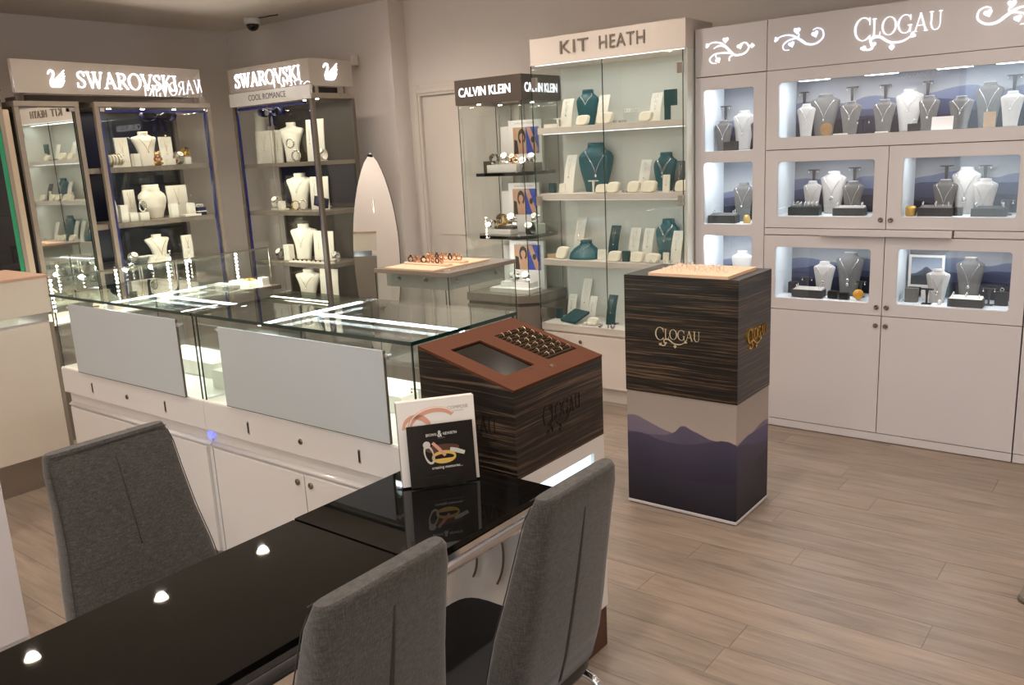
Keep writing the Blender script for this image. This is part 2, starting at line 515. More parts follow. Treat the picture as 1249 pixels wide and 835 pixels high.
def glyph(c):
    if c == 'S': return 0.62, [smooth([(0.52, 0.74, .04), (0.46, 0.93, .06), (0.3, 0.975, .06), (0.13, 0.86, .09), (0.14, 0.68, .12), (0.3, 0.54, .14), (0.47, 0.40, .13), (0.52, 0.22, .1), (0.42, 0.06, .07), (0.26, 0.025, .05), (0.11, 0.1, .05), (0.06, 0.28, .04)]), ln(.52, .7, .52, .97, .035), ln(.06, .03, .06, .3, .035)]
    if c == 'W': return 1.14, [ln(.1, .98, .36, 0, .12), ln(.36, 0, .6, .98, .05), ln(.52, .98, .78, 0, .12), ln(.78, 0, 1.03, .98, .05), sf(.1, .98), sf(.55, .98, .14), sf(1.03, .98, .1)]
    if c == 'A': return 0.86, [ln(.12, 0, .43, 1.0, .05), ln(.42, 1.0, .76, 0, .125), ln(.22, .33, .64, .33, .045), sf(.12, .02, .12), sf(.76, .02, .12)]
    if c == 'R': return 0.78, [ln(.17, 0, .17, 1, .125), smooth([(.17, .97, .05), (.4, .97, .05), (.58, .86, .11), (.59, .68, .12), (.45, .53, .06), (.17, .51, .045)]), ln(.36, .52, .72, .02, .12), sf(.17, .02), sf(.12, .98, .09), sf(.72, .02, .07)]
    if c == 'O': return 0.94, [arc(.47, .5, .40, .5, 90, 450, 32)]
    if c == 'V': return 0.84, [ln(.1, .98, .42, 0, .125), ln(.42, 0, .74, .98, .05), sf(.1, .98), sf(.74, .98, .11)]
    if c == 'K': return 0.82, [ln(.17, 0, .17, 1, .125), ln(.2, .46, .66, .98, .05), ln(.33, .58, .74, .02, .125), sf(.17, .02), sf(.17, .98), sf(.66, .98, .1), sf(.74, .02, .09)]
    if c == 'I': return 0.36, [ln(.18, 0, .18, 1, .125), sf(.18, .02), sf(.18, .98)]
    if c == 'C': return 0.84, [arc(.47, .5, .40, .5, 42, 318, 26), ln(.78, .66, .78, .98, .04), ln(.78, .06, .80, .22, .04)]
    if c == 'L': return 0.6, [ln(.18, 0, .18, 1, .125), ln(.12, .02, .54, .02, .05), ln(.54, .0, .55, .24, .04), sf(.18, .98)]
    if c == 'G': return 0.92, [arc(.47, .5, .40, .5, 42, 318, 26), ln(.77, .05, .77, .42, .12), sf(.76, .42, .13), ln(.78, .68, .78, .98, .04)]
    if c == 'U': return 0.84, [smooth([(.17, 1, .12), (.17, .6, .12), (.17, .3, .12), (.27, .07, .09), (.44, .01, .06), (.6, .08, .05), (.68, .3, .05), (.68, .6, .05), (.68, 1, .05)], 5), sf(.17, .98), sf(.68, .98, .11)]
    return 0.3, []
def serif(mb, s, fr, width, height, d=0.004, fat=1.0, big_first=1.0, gap=0.03):
    """fits the word into width x height; fr origin at the lower left corner."""
    gl = [glyph(c) for c in s]
    tot = sum(g[0] for g in gl) + gap * (len(gl) - 1) + gl[0][0] * (big_first - 1)
    kx = width / tot; x = 0.0
    for i, (wd, st) in enumerate(gl):
        b = big_first if i == 0 else 1.0
        for stroke in st:
            pts = [((x + p[0] * b) * kx, (p[1] * b - (b - 1) * 0.6) * height, p[2] * b * (kx + height) / 2 * fat) for p in stroke]
            mb.ribbon(pts, fr, d)
        x += wd * b + gap
    return mb
def sans(mb, s, fr, width, height, d=0.003, bold=0.0, space=1.0):
    cu = bpy.data.curves.new('lettering', 'FONT'); cu.body = s; cu.size = 1.0; cu.resolution_u = 3; cu.offset = bold; cu.space_character = space
    ob = bpy.data.objects.new('lettering', cu); COL.objects.link(ob)
    dg = bpy.context.evaluated_depsgraph_get()
    me = bpy.data.meshes.new_from_object(ob.evaluated_get(dg))
    bpy.data.objects.remove(ob); bpy.data.curves.remove(cu)
    xs = [v.co.x for v in me.vertices]; ys = [v.co.y for v in me.vertices]
    x0, x1, y0, y1 = min(xs), max(xs), min(ys), max(ys)
    O, U, V, N = fr
    vs = [O + U * ((v.co.x - x0) / (x1 - x0) * width) + V * ((v.co.y - y0) / (y1 - y0) * height) + N * d for v in me.vertices]
    mb.add(vs, [tuple(p.vertices) for p in me.polygons])
    # sides, so that the letters stand proud
    bm = bmesh.new(); bm.from_mesh(me); bm.verts.index_update()
    be = [(e.verts[0].index, e.verts[1].index) for e in bm.edges if len(e.link_faces) == 1]
    bm.free(); o = len(mb.v) - len(vs)
    for a, b in be:
        mb.add([vs[a], vs[b], vs[b] - N * d, vs[a] - N * d], [(0, 1, 2, 3)])
    bpy.data.meshes.remove(me)
    return mb
def heart(mb, cx, cy, s, rot, fr, d):
    pts = []
    for i in range(18):
        t = 2 * PI * i / 18
        x = 16 * math.sin(t) ** 3 / 17; y = (13 * math.cos(t) - 5 * math.cos(2 * t) - 2 * math.cos(3 * t) - math.cos(4 * t)) / 17
        pts.append((cx + s * (x * math.cos(rot) - y * math.sin(rot)), cy + s * (x * math.sin(rot) + y * math.cos(rot))))
    mb.prism(pts, fr, d)
def curl(mb, pts, fr, d, sx, sy, fat=1.0, flip=False):
    q = [((-p[0] if flip else p[0]) * sx, p[1] * sy, p[2] * fat * (sx + sy) / 2) for p in pts]
    mb.ribbon(smooth(q, 5), fr, d)
def spiral(cx, cy, r0, r1, a0, a1, w0, w1, n=14):
    return [(cx + (r0 + (r1 - r0) * i / n) * math.cos(math.radians(a0 + (a1 - a0) * i / n)), cy + (r0 + (r1 - r0) * i / n) * math.sin(math.radians(a0 + (a1 - a0) * i / n)), w0 + (w1 - w0) * i / n) for i in range(n + 1)]
def logo_clogau(mb, fr, width, height, d=0.003, fat=1.0):
    O, U, V, N = fr
    lo = (O + V * (height * 0.42), U, V, N)
    serif(mb, 'CLOGAU', lo, width, height * 0.5, d, fat, 1.28, 0.02)
    s = height
    h = width
    mb.ribbon(smooth([(h * .13, s * .14, .010 * h), (h * .17, s * .06, .02 * h), (h * .23, s * .12, .022 * h), (h * .20, s * .34, .024 * h), (h * .30, s * .40, .026 * h), (h * .42, s * .22, .024 * h), (h * .56, s * .20, .018 * h), (h * .66, s * .32, .01 * h)], 5), fr, d)
    mb.ribbon(smooth([(h * .40, s * .26, .016 * h), (h * .44, s * .18, .014 * h), (h * .45, s * .10, .012 * h)], 4), fr, d)
    for x, y, r in ((.12, .12, .4), (.235, .20, .0), (.45, .06, 0), (.68, .34, -.8)):
        heart(mb, h * x, s * y, s * 0.085, PI * 0 + r, fr, d)
    return mb
def flourish(mb, fr, w_, h_, d, kind):
    if kind == 'branch':
        S = [smooth([(.03, .74, .03), (.18, .84, .045), (.36, .74, .06), (.52, .42, .08), (.62, .26, .07), (.8, .30, .06), (.88, .52, .05), (.80, .70, .05), (.70, .62, .035)]),
             smooth([(.18, .60, .02), (.28, .68, .05), (.42, .62, .06), (.52, .42, .05)]), smooth([(.52, .36, .06), (.36, .40, .055), (.2, .38, .05), (.1, .22, .045), (.14, .06, .035), (.24, .03, .02)]),
             smooth([(.22, .34, .03), (.24, .22, .03), (.3, .16, .03)]), smooth([(.58, .3, .05), (.5, .2, .05), (.5, .06, .03)]), smooth([(.86, .56, .03), (.93, .56, .03), (.97, .56, .03)])]
        H = ((.05, .74, .06, 1.5), (.42, .88, .08, 0), (.27, .14, .075, .5), (.70, .58, .08, .3), (.95, .55, .06, 1.5))
    else:
        S = [smooth([(.03, .55, .03), (.16, .68, .05), (.34, .66, .07), (.5, .44, .1), (.64, .22, .09), (.8, .2, .07), (.93, .42, .06), (.92, .72, .05), (.82, .84, .04), (.74, .78, .03)]),
             smooth([(.42, .52, .06), (.28, .46, .055), (.18, .28, .05), (.2, .08, .04), (.3, .05, .03)]), smooth([(.46, .5, .04), (.48, .66, .04), (.44, .78, .03)])]
        H = ((.04, .56, .07, 1.4), (.44, .84, .1, 0), (.34, .28, .09, .3), (.78, .6, .1, .3))
    mx = (w_ + h_) / 2
    for st in S:
        mb.ribbon([(p[0] * w_ if kind != 'flip' else (1 - p[0]) * w_, p[1] * h_, p[2] * mx * 0.62) for p in st], fr, d)
    for x, y, r, a in H:
        heart(mb, (x if kind != 'flip' else 1 - x) * w_, y * h_, r * mx, a, fr, d)
    return mb
def swan(mb, fr, w_, h_, d):
    k = (w_ + h_) / 2
    nk = smooth([(.06, .74, .02), (.12, .86, .06), (.22, .95, .06), (.34, .90, .07), (.36, .74, .075), (.28, .54, .075), (.18, .34, .08), (.18, .16, .10), (.30, .06, .09)])
    mb.ribbon([(p[0] * w_, p[1] * h_, p[2] * k) for p in nk], fr, d)
    mb.prism([(x * w_, y * h_) for x, y in ((.14, .05), (.24, 0), (.62, 0), (.74, .06), (.5, .2), (.36, .3), (.26, .28), (.16, .18))], fr, d)
    tips = ((1.0, 1.0), (.98, .82), (1.0, .66), (.95, .52), (.96, .38), (.90, .27), (.86, .16), (.76, .07))
    for i, (x, y) in enumerate(tips):
        bx, by = .34 + .03 * i, .30 - .035 * i
        mb.ribbon([(bx * w_, by * h_, .075 * k), ((bx + x) / 2 * w_, ((by + y) / 2 + .0) * h_, .05 * k), (x * w_, y * h_, .006 * k)], fr, d)
    return mb
# ------------------------------------------------------------------ room
fl = struct('floor', B(-6.7, 2.4, -2.6, 4.9, -0.08, -0.008), 'joint_dark')
struct('floor', B(-6.7, 2.4, -2.6, -0.1, -0.008, 0.0), 'oak_plank')
PL, PW, Y0 = 1.32, 0.1625, 2.18
BREAK = {0: -1.02, 2: -1.44, 3: -0.505, 4: -1.397, 5: -1.04, 6: -0.56, 8: -1.32, 9: -0.935, 12: -0.53}
def plank_mesh(l, w):
    return B(0.0006, l - 0.0006, 0.0007, w - 0.0007, -0.008, 0.0)
_full = None
for k in range(-14, 17):
    y = Y0 + PW * k
    if y + PW > 4.9: break
    b = BREAK.get(k, random.uniform(-1.3, 0.0))
    x = b - PL * 5
    while x < 2.4:
        a, c = max(x, -6.7), min(x + PL, 2.4)
        if c - a > 0.02:
            if c - a > PL - 0.001:
                if _full is None:
                    _full = plank_mesh(PL, PW).build('plank', 'oak_plank', fl); p = _full
                else:
                    p = _full.copy(); COL.objects.link(p)
            else:
                p = plank_mesh(c - a, PW).build('plank', 'oak_plank', fl)
            p.location = (a, y, 0)
        x += PL
struct('ceiling', B(-6.8, 2.5, -2.7, 5.05, CEIL, CEIL + 0.08), 'ceiling_paint')
struct('wall_left', B(-6.8, -6.7, -2.6, 4.74, 0, CEIL), 'wall_paint')
struct('wall_back', B(-6.8, -4.71, 4.74, 5.05, 0, CEIL), 'wall_paint')
struct('wall_back', B(-4.71, 2.5, 4.9, 5.05, 0, CEIL), 'wall_paint')
struct('wall_right', B(2.4, 2.5, -2.6, 4.9, 0, CEIL), 'wall_paint')
wr = struct('wall_rear', B(-6.8, -2.2, -2.7, -2.6, 0, CEIL).box(1.5, 2.5, -2.7, -2.6, 0, CEIL).box(-2.2, 1.5, -2.7, -2.6, 0, 0.35).box(-2.2, 1.5, -2.7, -2.6, 2.45, CEIL), 'wall_paint')
win = struct('window_1', B(-2.2, 1.5, -2.69, -2.62, 0.35, 0.41).box(-2.2, 1.5, -2.69, -2.62, 2.39, 2.45), 'taupe_metal')
for x in (-2.17, -0.35, 1.47):
    B(x - 0.03, x + 0.03, -2.69, -2.62, 0.41, 2.39).build('mullion', 'taupe_metal', win)
for x in (-2.14, -0.32):
    B(x, x + 1.76, -2.66, -2.652, 0.41, 2.39).build('pane', 'glass_clear', win)
# door in the back wall
dr = struct('door_1', B(-4.553, -3.74, 4.885, 4.9, 0.01, 2.02), 'door_paint', bev=0.003)
MB().box(-4.67, -4.58, 4.872, 4.9, 0, 2.112).box(-3.71, -3.62, 4.872, 4.9, 0, 2.112).box(-4.58, -3.71, 4.872, 4.9, 2.03, 2.112).build('architrave', 'door_paint', dr, 0.006)
MB().box(-4.645, -4.60, 4.862, 4.872, 0, 2.085).box(-4.60, -3.69, 4.862, 4.872, 2.05, 2.085).box(-3.69, -3.645, 4.862, 4.872, 0, 2.085).build('moulding', 'door_paint', dr, 0.004)
for z0, z1 in ((0.2, 0.85), (1.0, 1.85)):
    MB().box(-4.45, -4.18, 4.880, 4.886, z0, z1).build('door_panel', 'door_paint', dr, 0.002)
    MB().box(-4.10, -3.84, 4.880, 4.886, z0, z1).build('door_panel', 'door_paint', dr, 0.002)
struct('baseboard_back', B(-6.7, -4.71, 4.725, 4.74, 0, 0.1), 'door_paint', bev=0.003)
struct('baseboard_left', B(-6.7, -6.685, -2.6, 4.725, 0, 0.1), 'door_paint', bev=0.003)

# ------------------------------------------------------------------ ceiling downlights
def downlight(x, y, label, k=1.0):
    t = thing('ceiling_downlight', label, 'ceiling light', (x, y, CEIL), group='ceiling downlights')
    MB().lathe([(0.062, -0.001), (0.064, -0.006), (0.052, -0.010), (0.046, -0.004)], n=24).build('trim_ring', 'camera_white', t)
    MB().lathe([(0.001, -0.007), (0.045, -0.007), (0.045, -0.003), (0.001, -0.003)], n=24).build('lens', 'lamp_lens', t)
    ld = bpy.data.lights.new('downlight_beam', 'SPOT'); ld.energy = DOWN_W * k; ld.color = (1.0, 0.89, 0.81)
    ld.spot_size = math.radians(158); ld.spot_blend = 1.0; ld.shadow_soft_size = 0.035
    lo = bpy.data.objects.new('downlight_beam', ld); COL.objects.link(lo); lo.parent = t; lo.location = (0, 0, -0.012)
for x, y, lab in ((-5.205, 1.81, 'recessed ceiling downlight mirrored in the near end of the black table'), (-5.20, 2.65, 'recessed ceiling downlight mirrored in the middle of the black table'),
                  (-5.19, 3.47, 'recessed ceiling downlight mirrored beside the leaf seam of the table'), (-4.16, 3.96, 'recessed ceiling downlight mirrored at the table edge behind a chair')):
    downlight(x, y, lab, 0.75)
for x, y, k in ((-3.35, -0.6, 1), (-3.3, 1.1, 1), (-3.3, 2.4, 1), (-3.4, 3.75, 1.1), (-1.55, -1.3, 1), (-1.5, 0.3, 1), (-1.45, 1.55, 1), (-1.42, 2.85, 1.2), (-2.5, 3.9, 0.5), (-0.6, 3.7, 0.8),
             (0.2, -1.3, 1), (0.25, 0.4, 1), (0.2, 1.9, 1), (0.5, 3.2, 0.8), (1.6, 0.4, 1), (1.6, 2.0, 1), (-5.2, 0.3, 0.8), (-5.2, -1.2, 0.8), (-3.6, -2.1, 2.2), (-2.7, -2.1, 2.2), (-4.7, -2.1, 1.5)):  # last three added near the rear wall to brighten what the standing mirror reflects
    downlight(x, y, 'unseen recessed ceiling downlight over the shop floor, out of the picture', k)

def bar_light(parent, x0, x1, y, z, W=None, axis='x', col=(0.93, 0.97, 1.0), wid=0.03, k=1.0):
    """a thin area lamp facing down, under a LED bar or a bare tower shelf."""
    ld = bpy.data.lights.new('led_light', 'AREA'); ld.shape = 'RECTANGLE'
    ld.size = abs(x1 - x0); ld.size_y = wid
    ld.energy = (CASE_W * abs(x1 - x0) if W is None else W) * k; ld.color = col
    o = bpy.data.objects.new('led_light', ld); COL.objects.link(o); o.parent = parent
    if axis == 'x': o.location = ((x0 + x1) / 2, y, z)
    else:
        o.location = (y, (x0 + x1) / 2, z); o.rotation_euler = (0, 0, PI / 2)
    return o

# ------------------------------------------------------------------ white wall cabinets with lit windows
YC = 4.55
mountains('print_wall', 0, -2.15, -0.5, 0.0, 0.31, ('b2b2b3', '70747d'), [('7d8298', '676c85', [(0, .50), (.08, .56), (.2, .50), (.3, .60), (.42, .53), (.5, .62), (.6, .55), (.68, .60), (.78, .68), (.86, .56), (.93, .62), (1, .55)]),
     ('4f536c', '33364c', [(0, .40), (.1, .44), (.2, .36), (.3, .42), (.4, .48), (.5, .40), (.6, .44), (.7, .50), (.8, .42), (.9, .48), (1, .42)]),
     ('2c2e40', '191a25', [(0, .24), (.15, .3), (.3, .22), (.5, .3), (.7, .24), (.85, .3), (1, .22)])], jag=0.03)
def window_box(cab, x0, x1, z0, z1, depth, left_bright=True, nbar=1):
    """the lit compartment behind one window, open to the front."""
    y0, y1 = YC + 0.022, YC + depth
    xl, xr = x0 - 0.008, x1 + 0.012
    MB().box(xl - 0.012, xl, y0, y1, z0 - 0.012, z1 + 0.035).box(xr, xr + 0.012, y0, y1, z0 - 0.012, z1 + 0.035).box(xl, xr, y0, y1, z0 - 0.012, z0).box(xl, xr, y0, y1, z1 + 0.023, z1 + 0.035).build('compartment', 'inner_white', cab)
    bp = B(xl, xr, y1 - 0.006, y1 - 0.001, 0, z1 + 0.022 - z0)
    o = bp.build('mountain_print', 'print_wall', cab); o.location = (0, 0, z0)
    return xl, xr, y0, y1
def scaled_print(o, z0, z1):
    o.scale = (1, 1, 1)
def spot_lamp(parent, x, y, z, tx, ty_, tz, W):
    ld = bpy.data.lights.new('case_spot', 'SPOT'); ld.energy = W; ld.color = (0.95, 0.98, 1.0); ld.spot_size = math.radians(46); ld.spot_blend = 0.7; ld.shadow_soft_size = 0.008
    o = bpy.data.objects.new('case_spot', ld); COL.objects.link(o); o.parent = parent; o.location = (x, y, z)
    o.rotation_euler = (Vector((tx, ty_, tz)) - Vector((x, y, z))).to_track_quat('-Z', 'Y').to_euler()
def knob(parent, x, y, z, r=0.0125, side=False):
    prof = [(0.0, 0), (r * 0.6, 0), (r, 0.002), (r, 0.006), (r * 0.6, 0.008), (r * 0.45, 0.007), (0.0005, 0.007)]
    m = MB()
    if side: m.lathe(prof, (x, y, z), 14, 'x')
    else: m.lathe([(a, -b) for a, b in prof], (x, y, z), 14, 'y')
    return m.build('knob', 'knob_metal', parent)

tall = thing('wall_cabinet', 'tall narrow white wall cabinet with three lit windows and a branch emblem on top', 'cabinet', (0, 0, 0), group='white wall cabinets')
wide = thing('wall_cabinet', 'wide white wall cabinet with lit jewellery windows under the lit word CLOGAU', 'cabinet', (0, 0, 0), group='white wall cabinets')
edge = thing('wall_cabinet', 'plain white wall cabinet cut by the right edge of the picture', 'cabinet', (0, 0, 0), group='white wall cabinets')
def carcass(t, x0, x1):
    MB().box(x0, x0 + 0.006, YC + 0.02, 4.895, 0.05, 2.19).box(x1 - 0.006, x1, YC + 0.02, 4.895, 0.05, 2.19).box(x0 + 0.006, x1 - 0.006, YC + 0.02, 4.895, 2.17, 2.19).box(x0 + 0.006, x1 - 0.006, 4.889, 4.895, 0.05, 2.17).build('carcass', 'gap_dark', t)
    B(x0 + 0.002, x1 - 0.002, YC + 0.002, YC + 0.02, 0.004, 0.046).build('plinth', 'white_laminate', t, 0.001)
G = 0.002
# tall
carcass(tall, -2.182, -1.773)
h = B(-2.182 + G, -1.773 - G, YC, YC + 0.02, 1.945, 2.197).build('header_panel', 'white_laminate', tall, 0.001)
flourish(MB(), fr_front(-2.122, YC, 2.005), 0.285, 0.135, 0.004, 'branch').build('branch_emblem', 'sign_soft', h)
TW = [(-2.131, -1.842, 0.74, 1.075, .014), (-2.131, -1.842, 1.138, 1.479, .014), (-2.131, -1.842, 1.541, 1.872, .014)]
d = MB().plate_hole(-2.182 + G, -1.773 - G, 0.68, 1.94, TW, YC, YC + 0.02).build('door', 'white_laminate', tall)
for a in TW:
    B(a[0] - .01, a[1] + .01, YC + 0.0205, YC + 0.0235, a[2] - .01, a[3] + .01).build('pane', 'glass_window', d)
    xl, xr, y0, y1 = window_box(tall, a[0], a[1], a[2], a[3], 0.30)
    b = B(xl + 0.02, xr - 0.02, y0 + 0.01, y0 + 0.04, a[3] + 0.012, a[3] + 0.022).build('light_bar', 'led', tall)
    bar_light(tall, xl + 0.02, xr - 0.02, y0 + 0.07, a[3] + 0.010, k=1.9)
B(-2.182 + G, -1.773 - G, YC, YC + 0.02, 0.05, 0.677).build('door', 'white_laminate', tall, 0.001)
# wide
carcass(wide, -1.773, -0.515)
h = B(-1.773 + G, -0.515 - G, YC, YC + 0.02, 1.944, 2.199).build('header_panel', 'white_laminate', wide, 0.001)
logo_clogau(MB(), fr_front(-1.335, YC, 1.985), 0.40, 0.165, 0.005, 0.62).build('lettering', 'sign_soft', h)
flourish(MB(), fr_front(-1.735, YC, 2.03), 0.27, 0.115, 0.005, 'leaf').build('leaf_emblem', 'sign_pale', h)
flourish(MB(), fr_front(-0.81, YC, 2.03), 0.27, 0.115, 0.005, 'flip').build('leaf_emblem', 'sign_soft', h)
W1 = (-1.707, -0.565, 1.598, 1.878, .016)
pn = MB().plate_hole(-1.773 + G, -0.515 - G, 1.537, 1.941, [W1], YC, YC + 0.02).build('window_panel', 'white_laminate', wide)
B(W1[0] - .01, W1[1] + .01, YC + 0.0205, YC + 0.0235, W1[2] - .01, W1[3] + .01).build('pane', 'glass_window', pn)
xl, xr, y0, y1 = window_box(wide, W1[0], W1[1], W1[2], W1[3], 0.30)
for x in (-1.55, -1.22, -0.89, -0.64):
    B(x - 0.075, x + 0.075, y0 + 0.05, y0 + 0.08, W1[3] + 0.002, W1[3] + 0.012).build('light_bar', 'led', wide)
bar_light(wide, xl + 0.05, xr - 0.05, y0 + 0.08, W1[3] - 0.002, k=1.15)
spot_lamp(wide, -1.11, y0 + 0.03, W1[3] - 0.004, -1.11, y0 + 0.16, 1.74, 0.7)
sans(MB(), 'CONTAINS RARE', fr_front(-1.20, y1 - 0.007, 1.865), 0.24, 0.022, 0.0006).build('print_lettering', 'letter_faint', wide)
sans(MB(), 'WELSH GOLD', fr_front(-1.17, y1 - 0.007, 1.825), 0.20, 0.024, 0.0006).build('print_lettering', 'letter_faint', wide)
DOORS = [(-1.773, -1.145, 1.125, 1.533, (-1.706, -1.210, 1.185, 1.472, .014), -1.170, 1.171), (-1.145, -0.515, 1.125, 1.533, (-1.077, -0.578, 1.185, 1.472, .014), -1.122, 1.170),
         (-1.773, -1.145, 0.681, 1.083, (-1.711, -1.210, 0.741, 1.021, .014), -1.171, 0.724), (-1.145, -0.515, 0.681, 1.083, (-1.081, -0.579, 0.744, 1.026, .014), -1.122, 0.726)]
for xa, xb, za, zb, wn, kx, kz in DOORS:
    d = MB().plate_hole(xa + G, xb - G, za, zb, [wn], YC, YC + 0.02).build('door', 'white_laminate', wide)
    B(wn[0] - .01, wn[1] + .01, YC + 0.0205, YC + 0.0235, wn[2] - .01, wn[3] + .01).build('pane', 'glass_window', d)
    knob(d, kx, YC, kz)
    xl, xr, y0, y1 = window_box(wide, wn[0], wn[1], wn[2], wn[3], 0.30)
    B((xl + xr) / 2 - 0.06, (xl + xr) / 2 + 0.06, y0 + 0.05, y0 + 0.08, wn[3] + 0.012, wn[3] + 0.022).build('light_bar', 'led', wide)
    bar_light(wide, xl + 0.04, xr - 0.04, y0 + 0.08, wn[3] + 0.009, k=1.2)
    if za > 1: spot_lamp(wide, (xl + xr) / 2 + 0.02, y0 + 0.03, wn[3] + 0.009, (xl + xr) / 2 + 0.02, y0 + 0.16, wn[2] + 0.17, 0.6)
for xa, xb, dy in ((-1.773, -1.468, 0.0), (-1.466, -0.836, -0.022), (-0.834, -0.515, 0.0)):
    B(xa + G, xb - G, YC + dy, YC + 0.02, 1.087, 1.121).build('pull_out_shelf', 'white_laminate', wide, 0.002)
for xa, xb, kx in ((-1.773, -1.145, -1.171), (-1.145, -0.515, -1.122)):
    d = B(xa + G, xb - G, YC, YC + 0.02, 0.05, 0.677).build('door', 'white_laminate', wide, 0.0012)
    knob(d, kx, YC, 0.629)
# edge of the next cabinet, mostly outside the frame
carcass(edge, -0.513, 0.73)
for za, zb in ((1.944, 2.199), (1.125, 1.941), (0.68, 1.121)):
    B(-0.513 + G, 0.73 - G, YC, YC + 0.02, za, zb).build('front_panel', 'white_laminate', edge, 0.0012)
for xa, xb, kx in ((-0.513, 0.108, 0.08), (0.108, 0.73, 0.135)):
    d = B(xa + G, xb - G, YC, YC + 0.02, 0.05, 0.677).build('door', 'white_laminate', edge, 0.0012)
    knob(d, kx, YC, 0.629)

# ------------------------------------------------------------------ glazed display case with teal busts
KX0, KX1, KY, KB = -3.235, -2.19, 4.452, 4.78
kh = thing('display_case', 'glass-fronted white display case under the raised word KIT HEATH', 'display case', (0, 0, 0))
h = B(KX0, KX1, KY, 4.79, 2.10, 2.255).build('header', 'kh_trim', kh, 0.002)
sans(MB(), 'KIT', fr_front(-3.008, KY, 2.150), 0.198, 0.072, 0.008, 0.0, 1.12).build('lettering', 'letter_bronze', h)
sans(MB(), 'HEATH', fr_front(-2.735, KY, 2.150), 0.298, 0.072, 0.008, 0.0, 1.12).build('lettering', 'letter_bronze', h)
B(KX0 + 0.02, KX1 - 0.02, KY + 0.02, KY + 0.026, 2.097, 2.10).build('light_strip', 'led_soft', kh)
bar_light(kh, KX0 + 0.05, KX1 - 0.05, KY + 0.10, 2.088, k=1.2)
bx = MB().box(KX0, KX1, KY + 0.012, 4.80, 0.445, 0.49).box(KX0, KX1, KY + 0.03, 4.80, 0.09, 0.445).build('base_cabinet', 'kh_trim', kh, 0.0015)
for xa, xb in ((KX0 + 0.02, -2.60), (-2.585, KX1 - 0.02)):
    d = B(xa, xb, KY + 0.012, KY + 0.029, 0.10, 0.43).build('drawer_door', 'kh_trim', kh, 0.0015)
    knob(d, (xa + xb) / 2 - 0.03, KY + 0.012, 0.385, 0.012)
B(KX0 + 0.01, KX1 - 0.01, KY + 0.05, 4.80, 0.0, 0.09).build('plinth', 'kh_trim', kh)
B(KX0, KX1, KB, KB + 0.012, 0.49, 2.10).build('back_panel', 'kh_white', kh)
B(KX1 - 0.014, KX1, KY + 0.02, KB, 0.49, 2.10).build('side_panel', 'kh_white', kh)
B(KX0, KX0 + 0.006, KY + 0.006, KB, 0.49, 2.10).build('side_glass', 'glass_case', kh)
B(KX0, KX0 + 0.0025, KY - 0.001, KY + 0.006, 0.49, 2.10).build('glass_edge', 'glass_edge', kh)
for xa, xb, xe, xh in ((KX0 + 0.003, -2.724, -2.7245, KX0 + 0.012), (-2.720, KX1 - 0.018, KX1 - 0.0195, KX1 - 0.045)):
    d = B(xa, xb, KY, KY + 0.006, 0.495, 2.095).build('glass_door', 'glass_case', kh)
    B(xe, xe + 0.003, KY - 0.0005, KY + 0.0065, 0.495, 2.095).build('polished_edge', 'glass_edge', d)
    for z in (2.0, 1.28, 0.56):
        MB().box(xh - 0.005, xh + 0.03, KY - 0.007, KY + 0.013, z - 0.03, z + 0.03).build('hinge', 'steel', d, 0.002)
    kx = -2.765 if xa < -3 else -2.675
    MB().lathe([(0.004, -0.0), (0.004, -0.012), (0.014, -0.016), (0.016, -0.024), (0.012, -0.032), (0.001, -0.034)], (kx, KY, 0.515), 16, 'y').build('door_knob', 'chrome', d)
for za, zb in ((1.690, 1.728), (1.284, 1.322), (0.868, 0.905)):
    s = B(KX0 + 0.012, KX1 - 0.016, KY + 0.03, KB, za, zb).build('shelf', 'kh_trim', kh, 0.0015)
    B(KX0 + 0.03, KX1 - 0.03, KY + 0.060, KY + 0.066, za - 0.003, za).build('light_strip', 'led_soft', s)
    bar_light(kh, KX0 + 0.05, KX1 - 0.05, KY + 0.09, za - 0.006, k=0.7)

# ------------------------------------------------------------------ four-sided glass watch tower
CX0, CX1, CY0, CY1 = -3.862, -3.312, 4.45, 4.88
ck = thing('watch_tower', 'square glass watch tower with dark brown lit CALVIN KLEIN header', 'display case', (0, 0, 0))
h = B(CX0, CX1, CY0, CY1, 1.908, 2.067).build('header', 'ck_brown', ck, 0.0015)
sans(MB(), 'CALVIN KLEIN', fr_front(CX0 + 0.035, CY0, 1.958), 0.43, 0.058, 0.004, 0.012).build('lettering', 'sign_soft', h)
sans(MB(), 'CALVIN KLEIN', fr_side(CX1, CY0 + 0.035, 1.958), 0.36, 0.058, 0.004, 0.012).build('lettering', 'sign_soft', h)
for x, y in ((-3.72, 4.52), (-3.45, 4.52), (-3.45, 4.75), (-3.72, 4.75)):
    MB().lathe([(0.001, 1.905), (0.012, 1.905), (0.012, 1.908), (0.001, 1.908)], (x, y, 0), 12).build('spotlight', 'led_dot', h)
bar_light(ck, -3.78, -3.40, 4.56, 1.90, k=2.2, col=(1, .95, .9))
bar_light(ck, -3.74, -3.42, 4.54, 1.434, k=2.6, col=(1, .97, .95))  # added lamps under the two shelves to brighten the tiers below, no bar there
bar_light(ck, -3.74, -3.42, 4.54, 1.02, k=3.2, col=(.97, .98, 1))
def octa(x0, x1, y0, y1, c): return [(x0, y0), (x1 - c, y0), (x1, y0 + c), (x1, y1), (x0, y1)]
def slab(poly, z0, z1): return MB().prism(poly, FR((0, 0, z0), (1, 0, 0), (0, 1, 0), (0, 0, 1)), z1 - z0)
slab(octa(CX0, CX1, CY0, CY1, 0.10), 0.60, 0.655).build('base_top', 'taupe', ck, 0.0015)
slab(octa(CX0 + 0.008, CX1 - 0.008, CY0 + 0.012, CY1, 0.10), 0.575, 0.60).build('shadow_gap', 'taupe_dark', ck)
